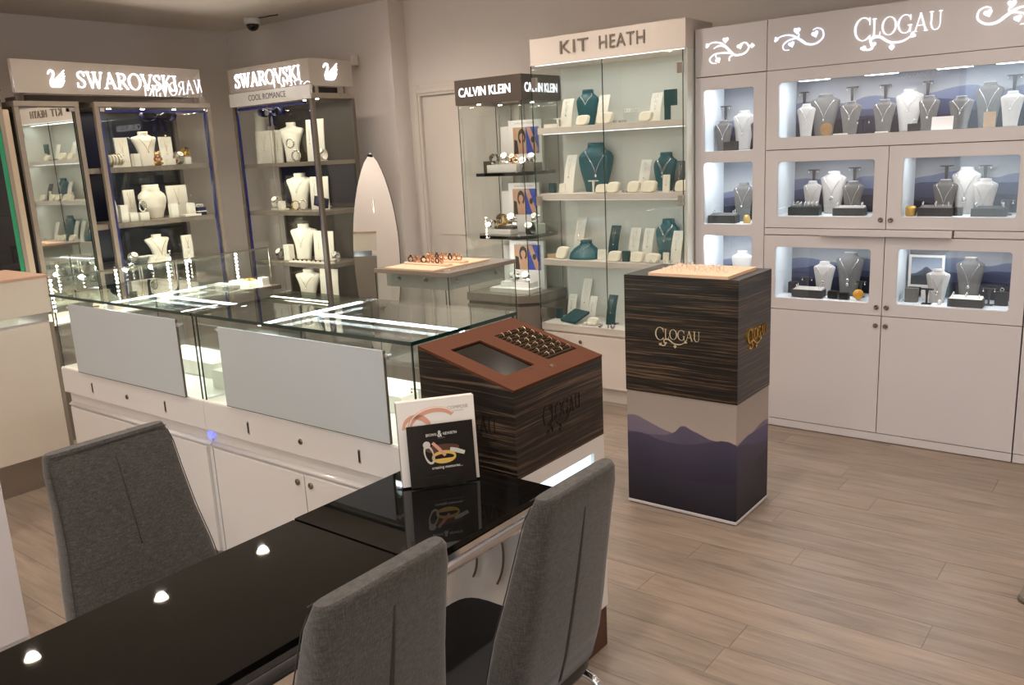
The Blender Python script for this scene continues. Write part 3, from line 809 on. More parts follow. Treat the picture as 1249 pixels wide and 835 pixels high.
slab(octa(CX0, CX1, CY0 + 0.003, CY1, 0.10), 0.0, 0.575).build('base', 'taupe', ck, 0.0015)
g = 0.006
for nm, a in (('front_glass', (CX0 + .012, CX1 - .012, CY0 + .012, CY0 + .012 + g)), ('side_glass', (CX1 - .012 - g, CX1 - .012, CY0 + .02, CY1 - .02)), ('side_glass', (CX0 + .012, CX0 + .012 + g, CY0 + .02, CY1 - .02)), ('back_glass', (CX0 + .02, CX1 - .02, CY1 - .02, CY1 - .02 + g))):
    B(*a, 0.655, 1.908).build(nm, 'glass_case', ck)
for x, y in ((CX0 + .012, CY0 + .010), (CX1 - .016, CY0 + .010), (CX1 - .016, CY1 - .022), (CX0 + .012, CY1 - .022)):
    B(x, x + 0.0035, y, y + 0.0035, 0.655, 1.908).build('glass_edge', 'glass_edge', ck)
for z in (1.462, 1.047):
    s = slab([(CX0 + .03, CY0 + .14), (CX0 + .12, CY0 + .03), (CX1 - .12, CY0 + .03), (CX1 - .03, CY0 + .12), (CX1 - .03, CY1 - .04), (CX0 + .03, CY1 - .04)], z - 0.022, z).build('shelf', 'black_gloss2', ck, 0.002)
    for x, y in ((CX1 - .10, CY0 + .04), (CX1 - .03, CY0 + .30)):
        MB().lathe([(0.001, 0), (0.011, 0), (0.011, 0.012), (0.001, 0.012)], (x, y, z - 0.005), 10).build('shelf_clip', 'chrome', s)
B(CX1 - .16, CX1 - .03, CY0 + 0.005, CY0 + 0.012, 1.895, 1.907).build('lock_plate', 'chrome', ck)

# ------------------------------------------------------------------ towers of the crystal brand
TX = -5.8
t1 = thing('display_tower', 'twin display tower with the lit swan sign SWAROVSKI on its long header', 'display case', (0, 0, 0), group='crystal display towers')
HA = 0.08
def hp(y, o=0.0): return (TX - 0.008 - (y - 3.19) * math.sin(HA) + o * math.cos(HA), 3.19 + (y - 3.19) * math.cos(HA) + o * math.sin(HA))
hd = slab([hp(2.495, -0.03), hp(2.495), hp(3.878), hp(3.878, -0.03)], 2.098, 2.30).build('header', 'header_acrylic', t1, 0.001)
def fr_head(y, z): q = hp(y); return FR((q[0], q[1], z), (-math.sin(HA), math.cos(HA), 0), (0, 0, 1), (math.cos(HA), math.sin(HA), 0))
serif(MB(), 'SWAROVSKI', fr_head(2.905, 2.140), 0.765, 0.104, 0.005, 0.72).build('lettering', 'sign_light', hd)
swan(MB(), fr_head(2.712, 2.138), 0.118, 0.108, 0.005).build('swan_emblem', 'sign_light', hd)
for y in (2.53, 3.82):
    B(TX - 0.05, TX - 0.02, y, y + 0.045, 2.053, 2.098).build('header_post', 'taupe', t1)
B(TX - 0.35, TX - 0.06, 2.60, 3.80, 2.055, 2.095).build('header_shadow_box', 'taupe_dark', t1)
for a, b in ((2.495, 2.902), (3.006, 3.890)):
    B(TX - 0.5, TX + 0.004, a, b, 2.02, 2.053).build('top_rail', 'taupe_metal', t1, 0.001)
    for y in (a, b - 0.03):
        B(TX - 0.03, TX, y, y + 0.03, 0.0, 2.02).build('post', 'taupe', t1, 0.001)
        B(TX - 0.5, TX - 0.47, y, y + 0.03, 0.0, 2.02).build('post', 'taupe', t1, 0.001)
    B(TX - 0.47, TX - 0.03, a + 0.003, b - 0.003, 0.0, 0.52).build('base', 'taupe', t1)
B(TX - 0.505, TX - 0.495, 2.495, 3.89, 0.52, 2.02).build('back_panel', 'back_dark', t1)
slab([(TX - 0.004, 2.527), (TX - 0.0185, 2.868), (TX - 0.0265, 2.868), (TX - 0.012, 2.527)], 0.53, 2.015).build('mirror_door', 'tower_mirror', t1)
MB().box(TX - 0.002, TX + 0.006, 2.835, 2.868, 1.99, 2.014).build('door_clip', 'chrome', t1)
B(TX - 0.006, TX - 0.002, 2.868, 2.8715, 0.53, 2.015).build('glass_edge', 'glass_edge', t1)
gd = B(TX - 0.010, TX - 0.004, 3.038, 3.858, 0.53, 2.015).build('glass_door', 'glass_case', t1)
for y in (3.04, 3.835):
    B(TX - 0.022, TX - 0.012, y, y + 0.018, 0.53, 2.0).build('blue_trim', 'navy', t1)
    MB().box(TX - 0.003, TX + 0.005, y, y + 0.03, 1.99, 2.014).build('hinge', 'chrome', gd)
B(TX - 0.022, TX - 0.012, 3.058, 3.835, 1.985, 2.005).build('blue_trim', 'navy', t1)
B(TX - 0.485, TX - 0.475, 3.04, 3.72, 0.53, 2.01).build('blue_back', 'back_navy', t1)
for z in (1.583, 1.203, 0.90):
    B(TX - 0.46, TX - 0.025, 3.037, 3.859, z, z + 0.036).build('shelf', 'taupe', t1, 0.001)
    B(TX - 0.46, TX - 0.05, 2.903, 3.005, z, z + 0.036).build('link_rail', 'taupe', t1)
for y in (3.2, 3.45, 3.7):
    MB().lathe([(0.001, 2.017), (0.014, 2.017), (0.014, 2.02), (0.001, 2.02)], (TX - 0.18, y, 0), 12).build('spotlight', 'led_dot', t1)
bar_light(t1, 3.10, 3.80, TX - 0.14, 2.012, axis='y', k=2.6, col=(1, .9, .74))
bar_light(t1, 3.10, 3.80, TX - 0.10, 1.580, axis='y', k=1.6, col=(1, .9, .74))
bar_light(t1, 3.10, 3.80, TX - 0.10, 1.200, axis='y', k=1.0, col=(1, .9, .74))

t2 = thing('display_tower', 'corner display tower with glass side, swan panel and COOL ROMANCE band', 'display case', (0, 0, 0), group='crystal display towers')
TY, T2A, T2B = 4.09, -5.82, -4.88
hd = MB().box(T2A, T2B, TY, TY + 0.02, 2.125, 2.30).build('header', 'header_acrylic', t2, 0.001)
serif(MB(), 'SWAROVSKI', fr_front(-5.742, TY, 2.160), 0.77, 0.098, 0.005, 0.7).build('lettering', 'sign_light', hd)
bd = MB().box(T2A - 0.01, T2B - 0.004, TY - 0.006, TY + 0.02, 2.025, 2.122).build('sign_band', 'band_grey', t2, 0.001)
sans(MB(), 'COOL ROMANCE', fr_front(-5.59, TY - 0.006, 2.057), 0.44, 0.042, 0.001).build('lettering', 'letter_black', bd)
hs = MB().box(T2B - 0.02, T2B, TY + 0.02, TY + 0.40, 2.112, 2.30).build('side_header', 'header_acrylic', t2, 0.001)
swan(MB(), fr_side(T2B, TY + 0.125, 2.155), 0.135, 0.115, 0.005).build('swan_emblem', 'sign_light', hs)
for y in (TY + 0.04, TY + 0.32):
    B(T2B - 0.02, T2B, y, y + 0.03, 2.066, 2.112).build('header_post', 'taupe_metal', t2)
B(T2A, T2B, TY + 0.006, TY + 0.40, 2.030, 2.066).build('top_rail', 'taupe_metal', t2, 0.001)
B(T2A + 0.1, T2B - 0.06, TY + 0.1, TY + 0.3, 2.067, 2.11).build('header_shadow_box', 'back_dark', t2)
for x, y in ((T2B - 0.03, TY), (T2A, TY), (T2B - 0.022, TY + 0.375), (T2A, TY + 0.375)):
    B(x, x + (0.03 if y == TY else 0.022), y + 0.004, y + 0.03, 0.0, 2.03).build('post', 'taupe_dark', t2, 0.001)
B(T2A + 0.03, T2B - 0.03, TY + 0.02, TY + 0.385, 0, 0.47).build('base', 'taupe', t2)
B(T2A + 0.02, T2B - 0.02, TY + 0.392, TY + 0.402, 0.47, 2.03).build('back_panel', 'back_olive', t2)
B(T2A + 0.03, T2B - 0.04, TY + 0.382, TY + 0.390, 1.27, 1.56).build('dark_back', 'back_navy', t2)
gd = B(T2A + 0.034, T2B - 0.034, TY + 0.004, TY + 0.010, 0.48, 2.015).build('glass_door', 'glass_case', t2)
B(T2B - 0.012, T2B - 0.006, TY + 0.034, TY + 0.372, 0.48, 2.02).build('side_glass', 'glass_case', t2)
for x in (T2A + 0.036, T2B - 0.050):
    B(x, x + 0.014, TY + 0.012, TY + 0.022, 0.48, 2.0).build('blue_trim', 'navy', t2)
B(T2A + 0.05, T2B - 0.05, TY + 0.012, TY + 0.022, 1.995, 2.015).build('blue_trim', 'navy', t2)
for x in (T2A + 0.04, T2B - 0.06):
    MB().box(x, x + 0.03, TY - 0.003, TY + 0.004, 1.99, 2.014).build('hinge', 'chrome', gd)
B(-5.392, -5.389, TY + 0.001, TY + 0.004, 0.48, 2.015).build('door_edge', 'steel', gd)
for z in (1.565, 1.205, 0.815, 0.50):
    B(T2A + 0.03, T2B - 0.022, TY + 0.026, TY + 0.388, z, z + 0.030).build('shelf', 'taupe', t2, 0.001)
for x in (-5.02, -4.96, -5.10):
    MB().lathe([(0.001, 2.026), (0.010, 2.026), (0.010, 2.03), (0.001, 2.03)], (x, TY + 0.12, 0), 12).build('spotlight', 'led_dot', t2)
for z, k in ((2.022, 2.6), (1.562, 1.8), (1.202, 1.8), (0.812, 1.2)):
    bar_light(t2, -5.72, -4.98, TY + 0.10, z, k=k, col=(1, .9, .74))

# edge of a third tower at the left border of the picture
t3 = thing('display_tower', 'tan-sided display tower with green glass edge at the left picture edge', 'display case', (0, 0, 0), group='crystal display towers')
B(TX - 0.5, TX - 0.004, 2.425, 2.462, 0, 2.0).build('side_panel', 'tan_panel', t3, 0.001)
B(TX - 0.5, TX + 0.004, 1.5, 2.425, 2.02, 2.06).build('top_rail', 'taupe_dark', t3)
B(TX - 0.03, TX, 2.40, 2.425, 0, 2.02).build('post', 'taupe', t3)
B(TX - 0.02, TX - 0.004, 2.372, 2.40, 0.5, 2.02).build('glass_edge', 'green_edge', t3)
B(TX - 0.010, TX - 0.004, 1.53, 2.372, 0.5, 2.02).build('glass_door', 'glass_dark', t3)
B(TX - 0.5, TX - 0.03, 1.53, 2.40, 0, 0.5).build('base', 'taupe', t3)
B(TX - 0.5, TX - 0.49, 1.53, 2.40, 0.5, 2.02).build('back_panel', 'taupe_dark', t3)
B(TX - 0.03, TX, 1.50, 1.53, 0, 2.02).build('post', 'taupe', t3)
hd = B(TX - 0.05, TX - 0.01, 1.5, 2.44, 2.11, 2.29).build('header', 'header_acrylic', t3, 0.001)
swan(MB(), fr_side(TX - 0.01, 2.30, 2.14), 0.118, 0.108, 0.004).build('swan_emblem', 'sign_light', hd)
B(TX - 0.05, TX - 0.03, 1.55, 1.60, 2.06, 2.11).box(TX - 0.05, TX - 0.03, 2.36, 2.41, 2.06, 2.11).build('header_post', 'taupe', t3)
# ------------------------------------------------------------------ front counters of the island
FY0, FY1 = 1.78, 2.304
def counter(x0, x1, fx0, fx1, fz0, fz1, led_x, label, door_split):
    t = thing('glass_counter', label, 'counter', (0, 0, 0), group='front glass counters')
    MB().box(x0, x1, FY0, FY1, 0.587, 0.704).build('fascia', 'white_gloss', t, 0.0015)
    MB().box(x0 + 0.002, x1 - 0.002, FY0 + 0.024, FY1, 0.534, 0.587).build('cove', 'white_gloss', t)
    MB().rings([[(x, FY0 + 0.024 - 0.018 * (1 - math.cos(a)), 0.534 - 0.013 + 0.013 * math.cos(a)) for a in (0, .5, 1.0, 1.57)] + [(x, FY0 + 0.05, 0.518), (x, FY0 + 0.05, 0.534)] for x in (x0 + 0.002, x1 - 0.002)]).build('moulding', 'white_gloss', t)
    MB().box(x0 + 0.002, x1 - 0.002, FY0 + 0.018, FY1, 0.055, 0.518).build('carcass', 'white_gloss', t)
    MB().box(x0 + 0.002, x1 - 0.002, FY0 + 0.05, FY1 - 0.03, 0.0, 0.055).build('plinth', 'taupe_metal', t)
    xs = [x0 + 0.022, door_split, x1 - 0.022]
    for i in range(2):
        d = B(xs[i] + 0.0025, xs[i + 1] - 0.0025, FY0 + 0.004, FY0 + 0.018, 0.06, 0.513).build('door', 'white_gloss', t, 0.0015)
        knob(d, xs[i + 1] - 0.036 if i == 0 else xs[i] + 0.036, FY0 + 0.004, 0.480, 0.0118)
    c = (x0 + x1) / 2
    for dx in (-0.302, 0.302):
        hnd = MB().box(c + dx - 0.006, c + dx + 0.006, FY0 - 0.0015, FY0 + 0.002, 0.617, 0.666).build('recessed_handle', 'steel', t, 0.0008)
        B(c + dx - 0.003, c + dx + 0.003, FY0 - 0.0025, FY0 - 0.0012, 0.622, 0.661).build('slot', 'dark_hole', hnd)
    lk = MB().lathe([(0.0005, 0.003), (0.0105, 0.003), (0.0115, 0), (0.009, -0.004), (0.005, -0.003), (0.0005, -0.003)], (c, FY0, 0.640), 16, 'y').build('lock', 'knob_metal', t)
    B(c - 0.001, c + 0.001, FY0 - 0.0045, FY0 - 0.002, 0.635, 0.645).build('keyhole', 'dark_hole', lk)
    B(x0 + 0.004, x1 - 0.004, FY0 + 0.004, FY1 - 0.004, 0.704, 0.709).build('deck', 'cream_light', t)
    g = 0.005
    B(x0 + 0.015, x1 - 0.015, FY0 + 0.012, FY0 + 0.012 + g, 0.709, 1.043).build('front_glass', 'glass_case', t)
    B(x0 + 0.015, x1 - 0.015, FY1 - 0.017, FY1 - 0.017 + g, 0.709, 1.043).build('rear_glass', 'glass_case', t)
    for x in (x0 + 0.009, x1 - 0.009 - g):
        B(x, x + g, FY0 + 0.012, FY1 - 0.012, 0.709, 1.043).build('end_glass', 'glass_case', t)
        for y in (FY0 + 0.009, FY1 - 0.012):
            B(x - 0.0005, x + 0.0055, y, y + 0.0035, 0.709, 1.043).build('glass_edge', 'glass_edge', t)
    top = B(x0 + 0.0025, x1 - 0.0025, FY0, FY1, 1.0435, 1.0555).build('glass_top', 'glass_top', t)
    MB().box(x0 + 0.0025, x1 - 0.0025, FY0 - 0.001, FY0 + 0.0005, 1.0435, 1.0555).box(x1 - 0.0025, x1 - 0.0012, FY0, FY1, 1.0435, 1.0555).box(x0 + 0.0012, x0 + 0.0025, FY0, FY1, 1.0435, 1.0555).build('polished_edge', 'glass_edge', top)
    # frosted privacy panel on stand-off bolts
    fp = B(fx0, fx1, FY0 - 0.010, FY0 - 0.004, fz0, fz1).build('frosted_panel', 'frost', t, 0.0008)
    MB().box(fx1, fx1 + 0.0035, FY0 - 0.010, FY0 - 0.002, fz0, fz1).box(fx0, fx1, FY0 - 0.010, FY0 - 0.002, fz0 - 0.0025, fz0).build('panel_edge', 'joint_dark', fp)
    for x in (fx0 - 0.010, fx1 + 0.013):
        MB().lathe([(0.0005, -0.012), (0.008, -0.012), (0.009, -0.008), (0.005, -0.006), (0.004, 0.012), (0.0005, 0.012)], (x, FY0, 1.003), 14, 'y').build('stand_off_bolt', 'steel', fp)
    # LED profiles under the glass top
    MB().box(led_x - 0.009, led_x + 0.009, FY0 + 0.018, FY1 - 0.018, 1.0365, 1.0425).build('led_profile', 'led', t)
    MB().box(led_x + 0.010, x1 - 0.017, 2.024, 2.042, 1.0365, 1.0425).build('led_profile', 'led', t)
    bar_light(t, led_x + 0.02, x1 - 0.03, 2.033, 1.034, k=0.7)
    bar_light(t, FY0 + 0.04, FY1 - 0.04, led_x, 1.034, axis='y', k=0.7)
    return t
counter(-4.108, -2.943, -3.916, -3.044, 0.710, 1.0235, -3.624, 'left front glass counter with frosted panel, beside the tall white desk', -3.526)
B(-2.952, -2.930, FY0 + 0.010, FY0 + 0.022, 0.549, 0.577).build('blue_glint', 'blue_light', bpy.data.objects['glass_counter'])  # small glowing box standing in for a blue LED reflection at the joint
counter(-2.941, -1.775, -2.765, -1.894, 0.716, 1.0186, -2.546, 'front glass counter with frosted panel, next to the ebony ring podium', -2.365)

# ------------------------------------------------------------------ rear counter of the island
RX0, RX1 = -5.67, -5.22
def rear_counter(y0, y1, label, sticks):
    t = thing('glass_counter', label, 'counter', (0, 0, 0), group='rear glass counters')
    B(RX0, RX1, y0, y1, 0.0, 0.685).build('base', 'taupe', t, 0.001)
    B(RX0 - 0.01, RX1 + 0.012, y0, y1 + (0.06 if y1 > 3.7 else 0), 0.685, 0.715).build('base_top', 'taupe_dark', t, 0.001)
    B(RX0 + 0.01, RX1 - 0.01, y0 + 0.01, y1 - 0.01, 0.715, 0.722).build('deck', 'cream_light', t)
    B(RX1 - 0.006, RX1, y0 + 0.004, y1 - 0.004, 0.722, 0.994).build('front_glass', 'glass_case', t)
    B(RX0, RX0 + 0.006, y0 + 0.004, y1 - 0.004, 0.722, 0.994).build('rear_glass', 'glass_case', t)
    for y in (y0 + 0.004, y1 - 0.010):
        B(RX0 + 0.006, RX1 - 0.006, y, y + 0.006, 0.722, 0.994).build('end_glass', 'glass_case', t)
        for x in (RX0, RX1 - 0.004):
            B(x, x + 0.005, y - 0.001, y + 0.006, 0.722, 0.994).build('glass_edge', 'steel', t)
    top = B(RX0, RX1, y0 + 0.001, y1 - 0.001, 0.9945, 1.0035).build('glass_top', 'glass_case', t)
    MB().box(RX1 - 0.001, RX1 + 0.001, y0, y1, 0.9945, 1.0035).build('polished_edge', 'steel', top)
    for x, y in sticks:
        p = MB().lathe([(0.014, 0.722), (0.014, 0.728), (0.004, 0.730), (0.004, 0.985), (0.009, 0.986), (0.009, 0.992)], (x, y, 0), 12).build('light_stick', 'steel', t)
        m = MB()
        for i in range(8):
            m.sphere((x + 0.006, y, 0.775 + 0.027 * i), 0.0085, 8, 6)
        q = m.build('led_beads', 'led_dot', p)
        ld = bpy.data.lights.new('stick_light', 'POINT'); ld.energy = 2.0; ld.color = (1, 0.93, 0.82); ld.shadow_soft_size = 0.02
        lo = bpy.data.objects.new('stick_light', ld); COL.objects.link(lo); lo.parent = t; lo.location = (x + 0.03, y, 0.90)
    return t
rear_counter(2.26, 3.09, 'rear glass counter with light sticks in front of the twin display tower', [(-5.40, 2.36), (-5.45, 2.80)])
rear_counter(3.094, 3.85, 'rear glass counter with light sticks in front of the corner display tower', [(-5.38, 3.665), (-5.45, 3.31), (-5.40, 3.14)])

# ------------------------------------------------------------------ tall white desk at the left and the low white cabinet
dk = thing('white_desk', 'white two-tier shop desk with chrome kick plate at the left edge', 'desk', (0, 0, 0))
B(-5.05, -4.55, 0.75, 1.975, 0.905, 1.085).build('upper_box', 'warm_white', dk, 0.002)
B(-5.05, -4.548, 0.75, 1.985, 1.085, 1.098).build('worktop', 'desk_top', dk, 0.001)
B(-5.05, -4.60, 0.75, 1.975, 0.852, 0.905).build('shadow_gap', 'chrome', dk)
B(-5.05, -4.55, 0.75, 1.952, 0.17, 0.852).build('front_panel', 'warm_white', dk, 0.002)
B(-5.05, -4.555, 1.953, 1.975, 0.0, 0.852).build('end_panel', 'taupe_metal', dk, 0.001)
B(-5.03, -4.565, 0.75, 1.952, 0.0, 0.165).build('kick_plate', 'steel', dk)
lc = thing('low_cabinet', 'low white cabinet at the lower left picture edge beside the black table', 'cabinet', (0, 0, 0))
B(-3.5, -2.99, 0.45, 1.045, 0.0, 0.672).build('body', 'white_laminate', lc, 0.002)
B(-3.505, -2.985, 0.45, 1.05, 0.674, 0.692).build('worktop', 'white_laminate', lc, 0.002)
for ya, yb in ((0.455, 0.745), (0.75, 1.04)):
    d = B(-2.99, -2.978, ya, yb, 0.06, 0.66).build('door', 'white_laminate', lc, 0.001)

# ------------------------------------------------------------------ square glass plinth with the chunky rings
RCX0, RCX1, RCY0, RCY1 = -3.675, -3.095, 3.42, 4.03
rc = thing('glass_plinth', 'square glass plinth with taupe top frame carrying a pad of chunky rings', 'display case', (0, 0, 0))
MB().box(RCX0, RCX1, RCY0, RCY1, 0.945, 0.968).build('top_frame', 'taupe_metal', rc, 0.0015)
for nm, a in (('front_glass', (RCX0 + .006, RCX1 - .006, RCY0 + .006, RCY0 + .012)), ('rear_glass', (RCX0 + .006, RCX1 - .006, RCY1 - .012, RCY1 - .006)), ('side_glass', (RCX0 + .006, RCX0 + .012, RCY0 + .012, RCY1 - .012)), ('side_glass', (RCX1 - .012, RCX1 - .006, RCY0 + .012, RCY1 - .012))):
    B(*a, 0.42, 0.944).build(nm, 'glass_case', rc)
for x, y in ((RCX0 + .004, RCY0 + .004), (RCX1 - .009, RCY0 + .004), (RCX1 - .009, RCY1 - .009), (RCX0 + .004, RCY1 - .009)):
    B(x, x + .004, y, y + .004, 0.42, 0.944).build('glass_edge', 'glass_edge', rc)
B(RCX0 + .03, RCX1 - .03, RCY0 + .03, RCY1 - .03, 0.40, 0.42).build('floor_plate', 'taupe', rc)
B(RCX0, RCX1, RCY0, RCY1, 0.0, 0.40).build('base', 'taupe', rc, 0.001)
B(RCX0 + .05, RCX1 - .05, RCY0 + .05, RCY1 - .05, 0.862, 0.940).build('hanging_light_box', 'frosted_sheet', rc, 0.002)
for x in (RCX0 + .16, RCX1 - .21):
    MB().lathe([(0.0005, 0), (0.009, 0), (0.011, -0.006), (0.006, -0.01), (0.005, -0.03), (0.0005, -0.03)], (x, RCY0 + .05, 0.912), 12, 'y').build('bolt', 'steel', rc)
for y in (RCY0 + .12, RCY1 - .14):
    MB().lathe([(0.0005, 0), (0.009, 0), (0.011, 0.006), (0.006, 0.01), (0.005, 0.03), (0.0005, 0.03)], (RCX1 - .05, y, 0.905), 12, 'x').build('bolt', 'steel', rc)

# ------------------------------------------------------------------ ebony ring podium with the sloping screen top
PX0, PX1, PY0, PY1 = -1.685, -1.344, 1.712, 2.157
SLH, SLL = 1.062, 0.974
po = thing('ring_podium', 'ebony podium with sloping tan top, dark screen and rings, on a white base', 'podium', (0, 0, 0))
MB().add([(PX0, PY0, .727), (PX1, PY0, .727), (PX1, PY1, .727), (PX0, PY1, .727), (PX0, PY0, SLH), (PX1, PY0, SLL), (PX1, PY1, SLL), (PX0, PY1, SLH)],
         [(3, 2, 1, 0), (4, 5, 6, 7), (0, 1, 5, 4), (1, 2, 6, 5), (2, 3, 7, 6), (3, 0, 4, 7)]).build('ebony_box', 'ebony', po, 0.001)
MB().box(PX0 + .004, PX1 - .0005, PY0 + .0005, PY1, 0.143, 0.186).box(PX0 + .004, PX1 - .0005, PY0 + .0005, PY1, 0.683, 0.7265).box(PX0 + .004, PX1 - .0005, PY0 + .0005, 1.775, 0.186, 0.683).box(PX0 + .004, PX1 - .0005, 2.098, PY1, 0.186, 0.683).box(PX0 + .004, PX1 - .03, 1.775, 2.098, 0.186, 0.683).build('white_base', 'white_gloss', po)
B(PX1 - .029, PX1 - .012, 1.776, 2.097, 0.187, 0.682).build('light_panel', 'cyan_panel', po)
B(PX0 + .01, PX1 - .004, PY0 + .004, PY1 - .004, 0.0, 0.142).build('brown_base', 'brown_base', po, 0.001)
ang = math.atan2(SLH - SLL, PX1 - PX0)
ux = Vector((math.cos(ang), 0, -math.sin(ang))); nz = Vector((math.sin(ang), 0, math.cos(ang))); vy = Vector((0, 1, 0))
SO = Vector((PX0, PY0, SLH)); SLEN = math.hypot(PX1 - PX0, SLH - SLL)
fs = (SO, ux, vy, nz)
def slope_pt(x, y, h=0.0):
    return SO + ux * ((x - PX0) / math.cos(ang)) + vy * (y - PY0) + nz * h
def sl_poly(m, x0, x1, y0, y1, a, b):
    O = SO + nz * a
    k = 1 / math.cos(ang)
    return m.prism([((x0 - PX0) * k, y0 - PY0), ((x1 - PX0) * k, y0 - PY0), ((x1 - PX0) * k, y1 - PY0), ((x0 - PX0) * k, y1 - PY0)], (O, ux, vy, nz), b - a)
H = 0.007
m = MB()
sx0, sx1, sy0, sy1 = -1.616, -1.416, 1.772, 1.908
for r in ((PX0, sx0, PY0, PY1), (sx1, PX1, PY0, PY1), (sx0, sx1, PY0, sy0)):
    sl_poly(m, *r, 0.0, H)
rx0, rx1, ry0, ry1 = -1.612, -1.425, 1.975, 2.128
sl_poly(m, sx0, sx1, sy1, ry0, 0, H); sl_poly(m, sx0, sx1, ry1, PY1, 0, H)
m.build('leather_top', 'leather_tan', po)
scn = sl_poly(MB(), sx0, sx1, sy0, sy1, 0.0, 0.0015).build('screen', 'screen_dark', po)
sl_poly(MB(), sx0, sx1, ry0, ry1, 0.0, 0.002).build('ring_tray', 'foam_brown', po)
ROWS = [-1.600, -1.568, -1.536, -1.504, -1.470, -1.438]
for i, x in enumerate(ROWS):
    sl_poly(MB(), x - 0.013, x - 0.0035, ry0 + 0.004, ry1 - 0.004, 0.002, 0.0055).build('foam_roll', 'foam_brown', po)
    sl_poly(MB(), x + 0.0035, x + 0.013, ry0 + 0.004, ry1 - 0.004, 0.002, 0.0055).build('foam_roll', 'foam_brown', po)
lm = MB()
c0 = slope_pt(-1.390, 1.944, H)
for a in (-0.6, 0.2, 1.0):
    lm.ribbon([(0, 0, .004), (.008 * math.cos(a + .4), .008 * math.sin(a + .4), .006), (.016 * math.cos(a + .4), .016 * math.sin(a + .4), .001)], (c0, ux, vy, nz), 0.001)
lm.build('leaf_mark', 'silver', po)
sl_poly(MB(), -1.412, -1.402, 1.872, 1.880, H, H + 0.0008).build('screen_notch', 'dark_hole', po)
logo_clogau(MB(), fr_side(PX1, 1.840, 0.808), 0.19, 0.095, 0.002, 0.8).build('side_lettering', 'letter_dark', po)
logo_clogau(MB(), fr_front(-1.600, PY0, 0.805), 0.19, 0.095, 0.002, 0.8).build('front_lettering', 'letter_dark', po)

def ring_mesh(R, r, gem=True, kind='plain'):
    m = MB().ring3((0, 0, 0), R, r, 'x', 14, 5)
    if gem: m.sphere((0, 0, R + r), r * 1.9, 6, 4)
    return m
def ring_things(name, label, group, pts, R, r, mt, gem=True, rz=0.0, jitter=0.0, tilt=None):
    first = None
    for p in pts:
        if first is None:
            first = ring_mesh(R, r, gem).build(name, mt); tag(first, label, 'ring', group); o = first
        else:
            o = first.copy(); COL.objects.link(o)
        o.location = p
        o.rotation_euler = (0, tilt or 0, rz + random.uniform(-jitter, jitter))
ring_things('ring', 'small pale gold ring pushed into the foam tray of the ebony podium', 'rings in the podium tray',
            [slope_pt(x, y + dy, 0.0078) for i, x in enumerate(ROWS) for y, dy in zip((1.992, 2.030, 2.068, 2.106), [random.uniform(-.006, .006) for _ in range(4)])], 0.0080, 0.0013, 'pale_gold', True, PI / 2 + 0.25, 0.25)

# ------------------------------------------------------------------ black glass table
tb = thing('black_table', 'black glass table with chrome rail and a leaf seam, chairs on both sides', 'table', (0, 0, 0))
B(-1.660, -1.222, 0.15, 1.2065, 0.7205, 0.735).build('table_top', 'black_gloss', tb, 0.0012)
B(-1.660, -1.222, 1.2095, 1.706, 0.7225, 0.7375).build('extension_leaf', 'black_gloss', tb, 0.0012)
MB().box(-1.6605, -1.655, 0.15, 1.706, 0.709, 0.7205).box(-1.227, -1.2205, 0.15, 1.706, 0.706, 0.7205).build('edge_trim', 'chrome', tb)
for x in (-1.640, -1.246):
    m = MB()
    m.rings([[(x + 0.024 * math.cos(a) * (1 if abs(math.cos(a)) < .9 else 1.05), y, 0.684 + 0.024 * math.sin(a)) for a in [2 * PI * k / 14 for k in range(14)]] for y in (0.16, 1.70)])
    m.build('chrome_rail', 'chrome', tb)
B(-1.63, -1.27, 0.17, 0.20, 0.672, 0.712).build('cross_rail', 'chrome', tb)
B(-1.63, -1.27, 1.66, 1.69, 0.672, 0.712).build('cross_rail', 'chrome', tb)
for y in (0.22, 1.60):
    B(-1.63, -1.58, y, y + 0.05, 0.0, 0.672).build('leg', 'chrome', tb)
cbx = MB()
for R, c in ((0.16, (-1.56, 0.50)), (0.10, (-1.60, 0.46))):
    pts = [(c[0] + R * math.cos(a), 1.7015 + 0.001 * math.sin(3 * a), c[1] + R * math.sin(a) * 1.1) for a in [(-0.6 + 2.0 * i / 16) for i in range(17)]]
    cb = MB().tube(pts, 0.0035, 6).build('cable', 'taupe_dark')
    tag(cb, 'thin cable looping under the black table beside the white base' if R > .12 else 'shorter inner cable loop under the black table', 'cable')

